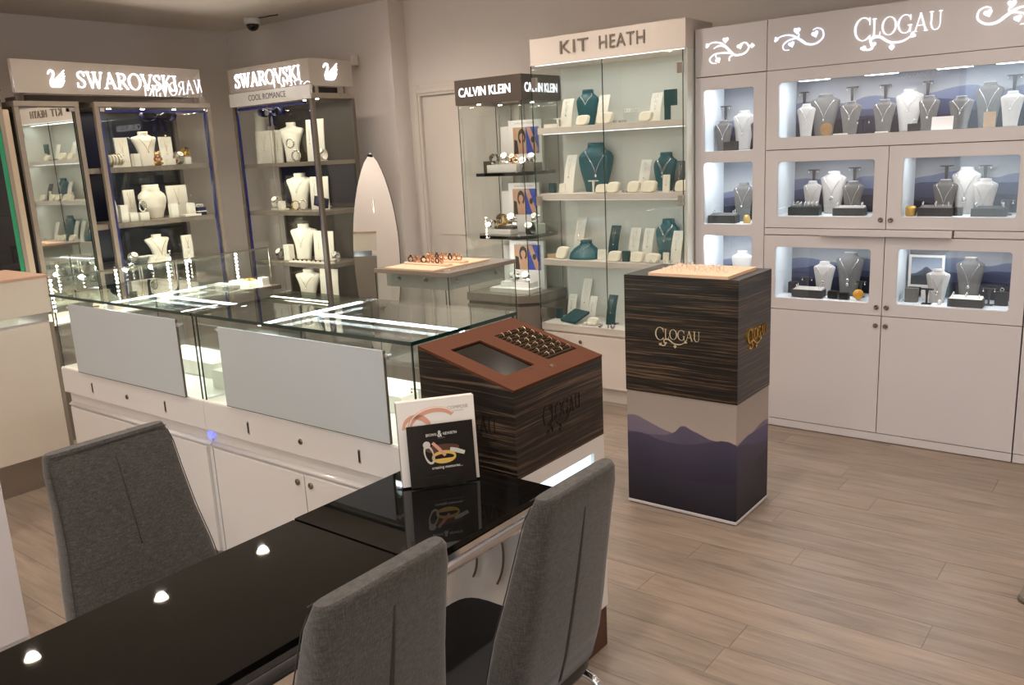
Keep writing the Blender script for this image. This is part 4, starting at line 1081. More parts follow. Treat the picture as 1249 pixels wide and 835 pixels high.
# ------------------------------------------------------------------ chairs
def chair(label, loc, rz, wk, seam_front):
    t = thing('dining_chair', label, 'chair', loc, rz, 'grey fabric chairs at the black table')
    # front surface of the backrest (local +X is forward)
    prof = [(-0.012, 0.935, 0.040), (0.008, 0.90, 0.060), (0.034, 0.82, 0.074), (0.062, 0.72, 0.086), (0.090, 0.62, 0.096), (0.110, 0.52, 0.096), (0.116, 0.44, 0.080)]
    half = [0.144, 0.150, 0.153, 0.161, 0.176, 0.186, 0.184]
    rs = []
    n = 28
    def sec(fx, z, th, hw, k=1.0):
        cx = fx - th / 2; r = []
        for i in range(n):
            a = 2 * PI * i / n; ca, sa = math.cos(a), math.sin(a)
            r.append((cx + th / 2 * k * math.copysign(abs(ca) ** (0.45 if ca > 0 else 0.85), ca), hw * k * math.copysign(abs(sa) ** 0.22, sa) if abs(sa) > 1e-9 else 0.0, z))
        return r
    rs.append(sec(prof[0][0] - 0.002, prof[0][1] + 0.009, prof[0][2] * 0.80, half[0] * wk * 0.965))
    for (fx, z, th), hw in zip(prof, half):
        rs.append(sec(fx, z, th, hw * wk))
    bk = MB().rings(rs).build('backrest', 'grey_fabric', t)
    def at(z):
        for (x0, z0, t0), (x1, z1, t1_), h0, h1 in zip(prof[:-1], prof[1:], half[:-1], half[1:]):
            if z1 <= z <= z0:
                s = (z0 - z) / (z0 - z1)
                return x0 + (x1 - x0) * s, t0 + (t1_ - t0) * s, (h0 + (h1 - h0) * s) * wk
        return prof[-1][0], prof[-1][2], half[-1] * wk
    zs = [0.885 - 0.43 * i / 14 for i in range(15)]
    m = MB()
    w0 = lambda i: 0.0015 + 0.0035 * min(1, i / 5)
    L = []
    for i, z in enumerate(zs):
        fx, th, hw = at(z)
        L.append([(fx - th - 0.0012, -w0(i), z), (fx - th - 0.0012, w0(i), z), (fx - th + 0.006, w0(i), z), (fx - th + 0.006, -w0(i), z)])
    m.rings(L).build('rear_pleat', 'fabric_seam', bk)
    L = []
    for z in [0.90 - 0.22 * i / 8 for i in range(9)]:
        fx, th, hw = at(z); L.append((fx + 0.0005, 0.0, z))
    MB().tube(L, 0.0012, 5).build('front_seam', 'fabric_seam', bk)
    for sgn in (1, -1):
        L = []
        for z in [0.925 - 0.44 * i / 14 for i in range(15)]:
            fx, th, hw = at(z); L.append((fx - th * 0.10, sgn * (hw - 0.003), z))
        MB().tube(L, 0.0013, 5).build('edge_seam', 'fabric_seam', bk)
    fx, th, hw = at(0.925)
    MB().tube([(fx - 0.002, -hw + 0.006 + (2 * hw - 0.012) * i / 10, 0.9365) for i in range(11)], 0.0012, 5).build('edge_seam', 'fabric_seam', bk)
    rs = []
    for s, k in ((0.0, .97), (0.012, 1.0), (0.055, 1.0), (0.068, .97)):
        r = []
        for i in range(28):
            a = 2 * PI * i / 28; ca, sa = math.cos(a), math.sin(a)
            r.append((0.245 + 0.205 * k * math.copysign(abs(ca) ** 0.3, ca), 0.188 * wk * k * math.copysign(abs(sa) ** 0.3, sa), 0.398 + s))
        rs.append(r)
    MB().rings(rs).build('seat', 'seat_black', t)
    for sgn in (1, -1):
        y = sgn * 0.155 * wk
        pts = [(0.42, y, 0.385), (0.2, y, 0.385), (0.06, y, 0.383), (0.02, y, 0.36), (0.0, y, 0.30), (-0.02, y, 0.12), (-0.02, y, 0.035), (0.0, y, 0.014), (0.05, y, 0.011), (0.40, y, 0.011)]
        MB().tube(smooth([(p[0], p[1], p[2]) for p in pts], 4), 0.011, 10).build('leg', 'chrome', t)
    MB().tube([(0.40, -0.155 * wk, 0.385), (0.40, 0.155 * wk, 0.385)], 0.010, 8).build('cross_bar', 'chrome', t)
    MB().tube([(0.39, -0.155 * wk, 0.011), (0.39, 0.155 * wk, 0.011)], 0.010, 8).build('cross_bar', 'chrome', t)
    return t
chair('grey fabric chair facing the camera side, its front seen across the black table', (-2.06, 0.985, 0), 0.0, 1.08, True)
chair('grey fabric chair seen from behind, in front of the lit white podium base', (-0.945, 1.358, 0), PI, 0.93, False)
chair('grey fabric chair seen from behind, cut by the bottom edge of the picture', (-1.000, 0.868, 0), PI, 1.0, False)

# ------------------------------------------------------------------ free-standing ebony pedestal with mountain print
QX0, QX1, QY0, QY1 = -1.871, -1.348, 3.20, 3.553
pd = thing('ring_pedestal', 'free-standing square pedestal, ebony above and mountain print below, with gold CLOGAU lettering', 'pedestal', (0, 0, 0))
B(QX0, QX1, QY0, QY1, 0.536, 1.053).build('ebony_box', 'ebony', pd, 0.0012)
logo_clogau(MB(), fr_front(-1.722, QY0, 0.750), 0.21, 0.086, 0.002, 0.7).build('front_lettering', 'letter_pale', pd)
logo_clogau(MB(), fr_side(QX1, 3.285, 0.745), 0.205, 0.092, 0.008, 0.7).build('side_lettering', 'letter_gold', pd)
B(QX0 + .006, QX1 - .006, QY0 + .006, QY1 - .006, 0.018, 0.535).build('core', 'white_laminate', pd)
far, mid, near = ('766c7c', '6b6275'), ('5d566a', '4a4559'), ('34313f', '201e27')
mountains('print_front', 0, QX0, QX1, 0.018, 0.535, ('ac9e95', '9d9189'), [(*far, [(0, .775), (.05, .785), (.09, .785), (.17, .76), (.28, .72), (.38, .69), (.55, .66), (1, .60)]), (*mid, [(0, .64), (.12, .63), (.28, .64), (.38, .655), (.45, .69), (.53, .755), (.6, .735), (.7, .70), (.78, .675), (.92, .675), (1, .66)]),
          ('484358', '2f2c3a', [(0, .615), (.1, .635), (.18, .63), (.3, .60), (.45, .59), (.6, .605), (.8, .665), (.9, .685), (1, .665)]), (*near, [(0, .34), (.2, .33), (.4, .31), (.6, .29), (.8, .30), (1, .34)])], jag=0.006)
mountains('print_side', 1, QY0, QY1, 0.018, 0.535, ('ac9e95', '9d9189'), [(*far, [(0, .64), (.3, .66), (.55, .69), (.8, .715), (1, .70)]), ('5a5372', '454160', [(0, .655), (.15, .67), (.35, .685), (.5, .68), (.7, .675), (1, .665)]), ('484358', '2f2c3a', [(0, .655), (.3, .62), (.6, .56), (1, .52)]), (*near, [(0, .34), (.4, .37), (.7, .42), (1, .44)])], jag=0.006)
B(QX0 + .003, QX1 - .003, QY0 + .002, QY0 + .006, 0.018, 0.535).build('print_front', 'print_front', pd)
B(QX1 - .006, QX1 - .002, QY0 + .006, QY1 - .004, 0.018, 0.535).build('print_side', 'print_side', pd)
MB().box(QX0, QX1, QY0, QY1, 0.004, 0.017).build('base_tray', 'white_laminate', pd, 0.002)
MB().box(QX0 + .02, QX1 - .02, QY0 + .02, QY1 - .02, 0.0, 0.004).build('foot', 'dark_hole', pd)
pad = B(-1.757, -1.395, 3.208, 3.500, 1.0532, 1.066).build('ring_pad', 'peach_pad'); pad.name = 'ring_pad'
tag(pad, 'pale peach ring pad lying on the free-standing pedestal', 'pad')
ring_things('ring', 'thin silver ring standing on the peach pad of the free-standing pedestal', 'rings on the pedestal pad',
            [(-1.70 + 0.036 * i + random.uniform(-.006, .006), 3.25 + 0.052 * j + random.uniform(-.008, .008), 1.0768) for j in range(4) for i in range(8) if random.random() < 0.8], 0.0105, 0.0011, 'silver', False, PI / 2, 0.8)
# chunky rings on the glass plinth
pad2 = B(-3.60, -3.215, 3.435, 3.93, 0.9685, 0.978).build('ring_pad', 'peach_pad', bev=0.002)
tag(pad2, 'pale peach ring pad lying on the square glass plinth', 'pad')
for j in range(2):
    rr = MB().rings([[(-3.585, 3.60 + 0.14 * j + 0.022 * math.cos(a), 0.979 + 0.012 * abs(math.sin(a))) for a in [PI * k / 8 for k in range(9)]], [(-3.235, 3.60 + 0.14 * j + 0.022 * math.cos(a), 0.979 + 0.012 * abs(math.sin(a))) for a in [PI * k / 8 for k in range(9)]]]).build('foam_ridge', 'peach_pad', pad2)
ring_things('ring', 'chunky rose-gold ring standing on the pad of the square glass plinth', 'rings on the glass plinth',
            [(-3.545 + 0.035 * i + 0.01 * j, 3.60 + 0.14 * j, 1.006) for j in range(2) for i in range(8) if (i + j) % 3], 0.0155, 0.0042, 'rose_gold', True, PI / 2, 0.5)
ring_things('ring', 'chunky dark bronze ring on the pad of the square glass plinth', 'rings on the glass plinth',
            [(-3.545 + 0.035 * i + 0.01 * j, 3.60 + 0.14 * j, 1.006) for j in range(2) for i in range(8) if not (i + j) % 3], 0.0155, 0.0042, 'bronze_dark', True, PI / 2, 0.5)
for i in range(5):
    o = MB().lathe([(0.0005, 0), (0.012, 0), (0.013, 0.002), (0.012, 0.004), (0.0005, 0.004)], n=12).build('medallion', 'silver')
    o.location = (-3.175 + 0.012 * (i % 2), 3.46 + 0.05 * i, 0.9683); tag(o, 'small silver medallion on the top frame beside the chunky rings', 'medallion', 'medallions on the glass plinth')

# ------------------------------------------------------------------ surfboard-shaped mirror
mr = thing('standing_mirror', 'tall pointed oval mirror leaning beside the corner display tower', 'mirror', (-4.60, 4.30, 0.0), 0.42)
def oval(s=1.0):
    P = []
    for i in range(25):
        t = i / 24; z = 0.10 + 1.535 * t
        hw = 0.180 * s * (max(0.0, 1 - ((t - 0.52) / (0.52 if t < 0.52 else 0.48)) ** 2)) ** 0.72
        P.append((hw, z))
    return P
def oval_slab(k, y0, y1, z0=0):
    P = oval(k); pts = [(p[0], p[1]) for p in P] + [(-p[0], p[1]) for p in reversed(P[1:-1])]
    tl = 0.05
    a = [(x, y0 + tl * (z - 0.1), z) for x, z in pts]; b = [(x, y1 + tl * (z - 0.1), z) for x, z in pts]
    n = len(pts)
    return MB().add(a + b, [tuple(range(n)), tuple(reversed(range(n, 2 * n)))] + [(k_, n + k_, n + (k_ + 1) % n, (k_ + 1) % n) for k_ in range(n)])
oval_slab(1.0, 0.0, 0.004).build('mirror_glass', 'mirror', mr)
oval_slab(1.015, 0.0045, 0.014).build('backing', 'taupe_dark', mr)
MB().tube([(0.0, 0.06, 1.30), (0.0, 0.10, 0.02)], 0.008, 8).build('rear_strut', 'steel', mr)
MB().tube([(-0.16, 0.10, 0.012), (0.0, 0.0, 0.012), (0.16, 0.10, 0.012)], 0.010, 8).build('foot', 'steel', mr)
MB().sphere((0.0, 0.060, 1.615), 0.018, 10, 6, 1.0, 0.4, 0.6).build('top_clip', 'dark_hole', mr)
MB().tube([(0.0, 0.012, 0.12), (0.0, 0.012, 0.02)], 0.012, 8).build('stem', 'steel', mr)

# ------------------------------------------------------------------ things on walls and ceiling
cc = thing('dome_camera', 'white security dome camera with dark lens on the ceiling corner', 'camera', (-5.93, 4.45, CEIL))
MB().lathe([(0.001, 0), (0.062, 0), (0.066, -0.012), (0.062, -0.045), (0.05, -0.048)], n=24).build('housing', 'camera_white', cc)
MB().lathe([(0.05, -0.047), (0.048, -0.065), (0.036, -0.085), (0.018, -0.096), (0.001, -0.099)], n=24).build('dome', 'dome_dark', cc)
o = MB().tube(smooth([(-5.86, 4.46, CEIL - 0.006), (-5.80, 4.47, CEIL - 0.008), (-5.74, 4.48, CEIL - 0.005), (-5.70, 4.49, CEIL - 0.006), (-5.67, 4.50, CEIL - 0.004)], 5), 0.0045, 6).build('camera_cable', 'gap_dark')
tag(o, 'dark cable running from the dome camera along the ceiling', 'cable')
sb = thing('wall_speaker', 'small pale box speaker high on the wall behind the swan panel', 'speaker', (-5.09, 4.70, 2.29))
B(-0.03, 0.03, -0.04, 0.03, 0, 0.075).build('body', 'camera_white', sb, 0.004)
B(-0.01, 0.01, 0.03, 0.04, 0.025, 0.05).build('bracket', 'camera_white', sb)

# ------------------------------------------------------------------ leaflets on the table
LA = math.radians(52.3); LO = (-1.477, 1.563, 0.738)
hold = thing('leaflet_holder', 'clear acrylic leaflet holder standing on the black table', 'holder', LO, LA)
B(-0.06, 0.06, -0.012, 0.070, 0.0, 0.0010).build('base', 'glass_clear', hold)
B(-0.05, 0.05, -0.012, -0.009, 0.001, 0.034).build('front_lip', 'glass_clear', hold)
MB().add([(-.085, .042, .001), (.085, .042, .001), (.085, .046, .001), (-.085, .046, .001), (-.085, .062, .15), (.085, .062, .15), (.085, .066, .15), (-.085, .066, .15)], [(3, 2, 1, 0), (4, 5, 6, 7), (0, 1, 5, 4), (1, 2, 6, 5), (2, 3, 7, 6), (3, 0, 4, 7)]).build('back_rest', 'glass_clear', hold)
MB().box(-0.05, 0.05, -0.0125, -0.0118, 0.0335, 0.0348).build('lip_edge', 'silver', hold)
def leaf_frame(dx, dy, lean):
    c, s = math.cos(LA), math.sin(LA)
    u = Vector((c, s, 0)); back = Vector((-s, c, 0))
    v = (Vector((0, 0, 1)) * math.cos(lean) + back * math.sin(lean)); n = u.cross(v)
    return FR(Vector(LO) + u * dx + back * dy + Vector((0, 0, 0.0045)), u, v, n)
lean = 0.10
def rect(m, fr, x0, x1, y0, y1, d): return m.prism([(x0, y0), (x1, y0), (x1, y1), (x0, y1)], fr, d)
def off(fr, h): return (fr[0] + fr[3] * h, fr[1], fr[2], fr[3])
def flat_ring(m, fr, cx, cy, rx, ry, w, rot=0.0, a0=0, a1=360, d=0.0004, n=28):
    pts = []
    for i in range(n + 1):
        a = math.radians(a0 + (a1 - a0) * i / n)
        x, y = rx * math.cos(a), ry * math.sin(a)
        pts.append((cx + x * math.cos(rot) - y * math.sin(rot), cy + x * math.sin(rot) + y * math.cos(rot), w * (0.55 + 0.45 * abs(math.sin(a)))))
    return m.ribbon(pts, fr, d)
f = leaf_frame(-0.0885, -0.004, lean)
bl = rect(MB(), off(f, -0.003), 0, 0.177, 0, 0.166, 0.003).build('leaflet', 'print_black')
tag(bl, 'black square leaflet with printed wedding rings in the acrylic holder', 'leaflet')
q = off(f, 0.00005)
MB().prism([(0.092 + 0.045 * math.cos(a), 0.098 + 0.012 * math.sin(a)) for a in [2 * PI * k / 24 for k in range(24)]], q, 0.0001).build('printed_glow', 'print_glow', bl)
sans(sans(MB(), 'BROWN', fr=q, width=0.001, height=0.001, d=0.0001) if False else MB(), 'BROWN', off((q[0] + q[1] * 0.050 + q[2] * 0.134, q[1], q[2], q[3]), 0.0001), 0.028, 0.0075, 0.0002).build('lettering', 'print_white', bl)
sans(MB(), '&', (q[0] + q[1] * 0.081 + q[2] * 0.130, q[1], q[2], q[3]), 0.012, 0.017, 0.0002).build('lettering', 'print_white', bl)
sans(MB(), 'NEWIRTH', (q[0] + q[1] * 0.096 + q[2] * 0.134, q[1], q[2], q[3]), 0.036, 0.0075, 0.0002).build('lettering', 'print_white', bl)
sans(MB(), 'LONDON', (q[0] + q[1] * 0.082 + q[2] * 0.126, q[1], q[2], q[3]), 0.018, 0.003, 0.0002).build('lettering', 'print_grey', bl)
sans(MB(), 'creating memories...', (q[0] + q[1] * 0.060 + q[2] * 0.042, q[1], q[2], q[3]), 0.082, 0.0095, 0.0002).build('lettering', 'print_white', bl)
m = MB(); flat_ring(m, q, 0.094, 0.075, 0.030, 0.013, 0.009); rect(m, q, 0.066, 0.122, 0.066, 0.071, 0.0003); m.build('printed_gold_ring', 'print_gold', bl)
m = MB(); flat_ring(m, q, 0.055, 0.085, 0.011, 0.024, 0.006, 0.25); m.prism([(0.050 + 0.010 * math.cos(a), 0.112 + 0.010 * math.sin(a)) for a in [2 * PI * k / 12 for k in range(12)]], q, 0.0005); m.build('printed_diamond_ring', 'print_silver', bl)
m = MB(); m.ribbon([(0.066, 0.116, .008), (0.082, 0.098, .009), (0.098, 0.078, .007)], q, 0.0005); m.build('printed_rose_band', 'print_ring', bl)
m = MB(); m.ribbon([(0.112, 0.094, .010), (0.128, 0.089, .012), (0.150, 0.080, .010)], q, 0.0005); m.build('printed_eternity_ring', 'print_silver', bl)
f2 = leaf_frame(-0.108, 0.012, lean)
for i in range(5):
    ff = off(f2, -0.0055 * i)
    b = rect(MB(), off(ff, -0.005), 0, 0.208, 0, 0.228 - 0.002 * (i % 2), 0.005).build('booklet', 'paper_white')
    tag(b, 'cream booklet with rose ring cover, foremost of the stack in the holder' if i == 0 else 'cream booklet stacked behind the foremost one in the acrylic holder', 'booklet', 'cream booklets in the holder')
    rect(MB(), off(ff, -0.0042), -0.0006, 0.0003, 0.0, 0.226, 0.0024).build('page_block', 'paper_edge', b)
    if i == 0:
        q = off(f2, 0.00005)
        sans(MB(), 'COMPOSE', (q[0] + q[1] * 0.135 + q[2] * 0.196, q[1], q[2], q[3]), 0.056, 0.0085, 0.0002).build('lettering', 'print_grey', b)
        sans(MB(), 'COLLECTION', (q[0] + q[1] * 0.150 + q[2] * 0.189, q[1], q[2], q[3]), 0.028, 0.003, 0.0002).build('lettering', 'print_grey', b)
        m = MB(); flat_ring(m, q, 0.092, 0.160, 0.062, 0.040, 0.016, 0.15, 20, 175); flat_ring(m, q, 0.050, 0.155, 0.035, 0.030, 0.014, -0.3, 15, 200); m.build('printed_rose_ring', 'print_ring', b)
        m = MB(); flat_ring(m, off(q, 0.0004), 0.092, 0.165, 0.062, 0.040, 0.004, 0.15, 20, 170); m.build('printed_stones', 'print_ring2', b)

# slanting pale tube at the right edge of the picture
lg = thing('easel', 'pale slanting easel tube on the floor at the right picture edge', 'easel', (-0.27, 3.16, 0))
MB().tube([(0, 0, 0.012), (0.36, 0.05, 1.35)], 0.030, 16).build('support', 'warm_white', lg)
for q in ((0.74, -0.02), (0.42, 0.62)):
    MB().tube([(q[0], q[1], 0.012), (0.40 if q[1] < 0.1 else 0.375, 0.05 if q[1] < 0.1 else 0.11, 1.33)], 0.026, 16).build('support', 'warm_white', lg)
MB().tube([(0.16, 0.02, 0.62), (0.58, 0.005, 0.62)], 0.016, 12).build('ledge', 'warm_white', lg)
for q in ((0, 0), (0.74, -0.02), (0.42, 0.62)):
    MB().lathe([(0.001, 0), (0.033, 0), (0.035, 0.008), (0.031, 0.02), (0.001, 0.02)], (q[0], q[1], 0), 18).build('rubber_foot', 'taupe_dark', lg)
# ------------------------------------------------------------------ jewellery display pieces
BUST = {
 'linen': [(0, .60, .20, 0), (.2, .67, .23, .02), (.4, .76, .27, .07), (.6, .87, .32, .13), (.74, .96, .35, .18), (.82, 1.0, .35, .20), (.86, .96, .35, .21), (.89, .80, .33, .22), (.92, .58, .31, .22), (.95, .47, .30, .215), (1.0, .45, .30, .20)],
 'wing':  [(0, .52, .22, 0), (.2, .55, .24, .03), (.42, .63, .28, .08), (.62, .80, .32, .14), (.74, .95, .34, .19), (.81, 1.0, .30, .22), (.85, .88, .26, .235), (.875, .55, .26, .235), (.90, .36, .27, .23), (1.0, .37, .28, .21)],
 'satin': [(0, .60, .26, 0), (.2, .72, .32, .02), (.45, .90, .40, .07), (.62, .99, .43, .12), (.72, 1.0, .43, .16), (.80, .88, .40, .20), (.86, .64, .36, .22), (.91, .49, .33, .22), (1.0, .47, .33, .21)],
 'round': [(0, .44, .24, 0), (.15, .56, .28, .02), (.32, .78, .34, .06), (.50, .96, .38, .12), (.62, 1.0, .40, .17), (.71, .93, .38, .21), (.77, .76, .35, .23), (.82, .60, .33, .23), (.90, .55, .32, .22), (1.0, .56, .32, .21)],
 'low':   [(0, 1.0, .62, 0), (.12, 1.0, .60, .02), (.35, .94, .50, .10), (.58, .74, .42, .22), (.74, .48, .34, .30), (.86, .36, .30, .33), (1.0, .38, .30, .33)],
}
def bust_section(kind, w, h, t):
    P = BUST[kind]
    for a, b in zip(P[:-1], P[1:]):
        if a[0] <= t <= b[0]:
            s = (t - a[0]) / (b[0] - a[0])
            return [(a[i] + (b[i] - a[i]) * s) * w / 2 for i in (1, 2, 3)]
    return [v * w / 2 for v in P[-1][1:]]
def bust(label, x, y, z, w, h, m, kind='linen', rz=0.0, group=None, cap=None, neck=None, metal='silver', pend=0.005, name='necklace_bust', nlabel=None, rows=1, drop=0.42):
    t = thing(name, label, 'bust', (x, y, z), rz, group)
    n = 24; rs = []
    zs = sorted(set([p[0] for p in BUST[kind]] + [i / 24 for i in range(25)]))
    for k in zs:
        hw, hd, yo = bust_section(kind, w, h, k)
        r = []
        for i in range(n):
            a = 2 * PI * i / n; ca, sa = math.cos(a), math.sin(a)
            r.append((hw * math.copysign(abs(ca) ** 0.8, ca), yo + hd * math.copysign(abs(sa) ** 0.9, sa), h * k))
        rs.append(r)
    MB().rings(rs).build('form', m, t)
    hw, hd, yo = bust_section(kind, w, h, 1.0)
    if cap:
        MB().rings([[(hw * k * math.cos(2 * PI * i / 20), yo + hd * k * math.sin(2 * PI * i / 20), h + dz) for i in range(20)] for k, dz in ((1.0, 0.0004), (0.97, 0.003), (0.6, 0.0035))]).build('neck_top', cap, t)
    if neck:
        nt = thing('necklace', nlabel or (neck + ' draped over the ' + label), 'necklace', (x, y, z), rz, 'necklaces on busts')
        for rw in range(rows):
            d_ = drop + 0.10 * rw
            pts = []
            for i in range(17):
                u = -1 + 2 * i / 16
                k = d_ + (0.90 - d_) * abs(u) ** 0.95
                hw, hd, yo = bust_section(kind, w, h, k)
                fx = u * (0.16 + 0.24 * abs(u)) * w
                fx = max(-hw * 0.80, min(hw * 0.80, fx))
                q = (abs(fx) / hw) ** 1.25
                yy = yo - hd * (max(0.0, 1 - q * q)) ** 0.45 - 0.0048
                pts.append((fx, yy, k * h))
            MB().tube(pts, 0.0014, 5).build('chain', metal, nt)
            p = pts[8]
            if pend: MB().sphere((p[0], p[1] - 0.5 * pend - 0.003, p[2] - pend), pend, 10, 7, 1, 0.5, 1.25).build('pendant', metal, nt)
    return t
def hang_pendant(label, group, x, y, z, drop, rz=0.0, m='silver', r=0.005, lean=0.05, wd=0.018):
    nt = thing('pendant_necklace', label, 'necklace', (x, y, z), rz, group)
    MB().tube([(-wd / 2, 0.004 + lean * 0.9, drop), (-wd / 4, lean * .5, drop * .55), (0, 0, drop * .1), (wd / 4, lean * .5, drop * .55), (wd / 2, 0.004 + lean * .9, drop)], 0.0010, 4).build('chain', m, nt)
    MB().sphere((0, -0.001, 0), r, 8, 6, 1, .5, 1.2).build('pendant', m, nt)
def strip(label, x, y, z, w, h, m, rz=0.0, group=None, lean=0.28, bow=0.10, name='jewellery_stand', foot=True, pend=None):
    t = thing(name, label, 'stand', (x, y, z), rz, group)
    rs = []; th = 0.0045
    for i in range(9):
        s = i / 8; yy = lean * h * s + bow * h * (math.sin(PI * s) * -0.5) ; zz = h * s
        rs.append([(-w / 2, yy, zz), (w / 2, yy, zz), (w / 2, yy + th, zz), (-w / 2, yy + th, zz)])
    MB().rings(rs, smooth=False).build('panel', m, t)
    MB().box(-w * 0.42, w * 0.42, 0.0, lean * h + 0.012, 0, 0.004).build('foot', m, t)
    if pend:
        s = 0.5; hang_pendant('pendant on the ' + label, 'pendants on stands', x + 0.004 * math.sin(rz), y - bow * h * 0.5 + lean * h * .42 - 0.006, z + h * 0.42, h * 0.5, rz, pend, 0.0045, lean * h * 0.45, w * 0.28)
    return t
def slab_card(label, x, y, z, w, h, m='cream', rz=0.0, group=None, lean=0.10, th=0.008, name='display_card', cat='card', pend=None):
    t = MB().add([(-w/2, 0, 0), (w/2, 0, 0), (w/2, th, 0), (-w/2, th, 0), (-w/2, lean*h, h), (w/2, lean*h, h), (w/2, lean*h+th, h), (-w/2, lean*h+th, h)],
                 [(3, 2, 1, 0), (4, 5, 6, 7), (0, 1, 5, 4), (1, 2, 6, 5), (2, 3, 7, 6), (3, 0, 4, 7)]).build(name, m, bev=0.001)
    t.location = (x, y, z); t.rotation_euler = (0, 0, rz); tag(t, label, cat, group)
    if pend:
        c, s = math.cos(rz), math.sin(rz); d = lean * h * .40 - 0.003
        hang_pendant('pendant on the ' + label, 'pendants on stands', x - s * d, y + c * d, z + h * 0.40, h * 0.5, rz, pend, 0.0042, lean * h * 0.45, w * 0.26)
    return t
def pillow(label, x, y, z, w, h, m='cream_pad', rz=0.0, group='cream pillows in the display case'):
    rs = []; n = 24
    for j in range(9):
        s = -1 + 2 * j / 8
        k = max(0.02, (1 - abs(s) ** 2.6)) ** 0.5
        r = []
        for i in range(n):
            a = 2 * PI * i / n; ca, sa = math.cos(a), math.sin(a)
            pinch = 1 + 0.10 * math.cos(4 * a + PI) * -1
            xx = w / 2 * math.copysign(abs(ca) ** 0.55, ca) * (0.80 + 0.2 * k); zz = h / 2 * math.copysign(abs(sa) ** 0.55, sa) * (0.80 + 0.2 * k)
            r.append((xx, s * 0.019 * (1 if k > .1 else 1) + 0.45 * zz, zz + h / 2))
        rs.append(r)
    t = MB().rings(rs).build('pillow', m)
    t.location = (x, y, z); t.rotation_euler = (0, 0, rz); tag(t, label, 'pillow', group)
    tb_ = MB().tube([(-w * .42, -0.018 + 0.02, h * .62), (-w * .1, -0.021 + 0.01, h * .52), (w * .1, -0.021 + 0.01, h * .52), (w * .42, -0.018 + 0.02, h * .62)], 0.001, 4).build('bracelet', 'silver')
    tb_.location = (x, y - 0.004, z); tag(tb_, 'bracelet on the ' + label, 'bracelet', 'bracelets on pillows')
    return t
def block(label, x, y, z, w, d, h, m, rz=0.0, group=None, name='display_block', cat='block', bev=0.0012):
    o = B(-w/2, w/2, -d/2, d/2, 0, h).build(name, m, bev=bev)
    o.location = (x, y, z); o.rotation_euler = (0, 0, rz); return tag(o, label, cat, group)
def t_stand(label, x, y, z, w, h, m='charcoal', rz=0.0, group=None, ear='silver'):
    t = thing('earring_stand', label, 'stand', (x, y, z), rz, group)
    B(-w * .36, w * .36, -0.018, 0.018, 0, 0.004).build('base', m, t)
    MB().rings([[(-a, -0.004, zz), (a, -0.004, zz), (a, 0.004, zz), (-a, 0.004, zz)] for a, zz in ((0.0045, 0.004), (0.0045, h * .5), (0.008, h - 0.006))], smooth=False).build('post', m, t)
    B(-w / 2, w / 2, -0.007, 0.007, h - 0.006, h).build('bar', m, t)
    if ear:
        c, s = math.cos(rz), math.sin(rz)
        first = None
        for sg in (-1, 1):
            if first is None:
                o = first = MB().tube([(0, 0, 0), (0, 0, -0.010)], 0.0008, 4).sphere((0, 0, -0.013), 0.0042, 8, 6).build('earring', ear)
                tag(o, 'earring on the ' + label, 'earring', 'earrings on stands')
            else:
                o = first.copy(); COL.objects.link(o)
            o.location = (x + sg * w * .42 * c, y + sg * w * .42 * s - 0.0075, z + h - 0.002)
    return t
def tray(label, x, y, z, w, d, h, m='charcoal', top='pale_linen', rz=0.0, group=None, rings=0, rlabel=None, rm='silver'):
    t = thing('ring_tray', label, 'tray', (x, y, z), rz, group)
    B(-w/2, w/2, -d/2, d/2, 0, h * .8).build('body', m, t, 0.001)
    MB().add([(-w/2+.005, -d/2+.005, h*.8), (w/2-.005, -d/2+.005, h*.8), (w/2-.005, d/2-.005, h*.8), (-w/2+.005, d/2-.005, h*.8), (-w/2+.008, -d/2+.008, h*.82), (w/2-.008, -d/2+.008, h*.82), (w/2-.008, d/2-.005, h), (-w/2+.008, d/2-.005, h)], [(4, 5, 6, 7), (0, 1, 5, 4), (1, 2, 6, 5), (2, 3, 7, 6), (3, 0, 4, 7), (3, 2, 1, 0)]).build('pad', top, t)
    if rings:
        c, s = math.cos(rz), math.sin(rz); first = None
        nx = max(1, (rings + 1) // 2)
        for i in range(rings):
            px = -w * .38 + w * .76 * (i % nx) / max(1, nx - 1); py = -d * .2 + d * .35 * (i // nx)
            zz = h * (.82 + .18 * (py + d / 2) / d) + 0.009
            if first is None:
                o = first = MB().ring3((0, 0, 0), 0.009, 0.0016, 'x', 12, 5).sphere((0, 0, 0.0105), 0.003, 6, 4).build('ring', rm)
                tag(o, rlabel or ('ring on the ' + label), 'ring', 'rings in the window trays')
            else:
                o = first.copy(); COL.objects.link(o)
            o.location = (x + px * c - py * s, y + px * s + py * c, z + zz); o.rotation_euler = (0, 0, rz + random.uniform(-.3, .3))
    return t
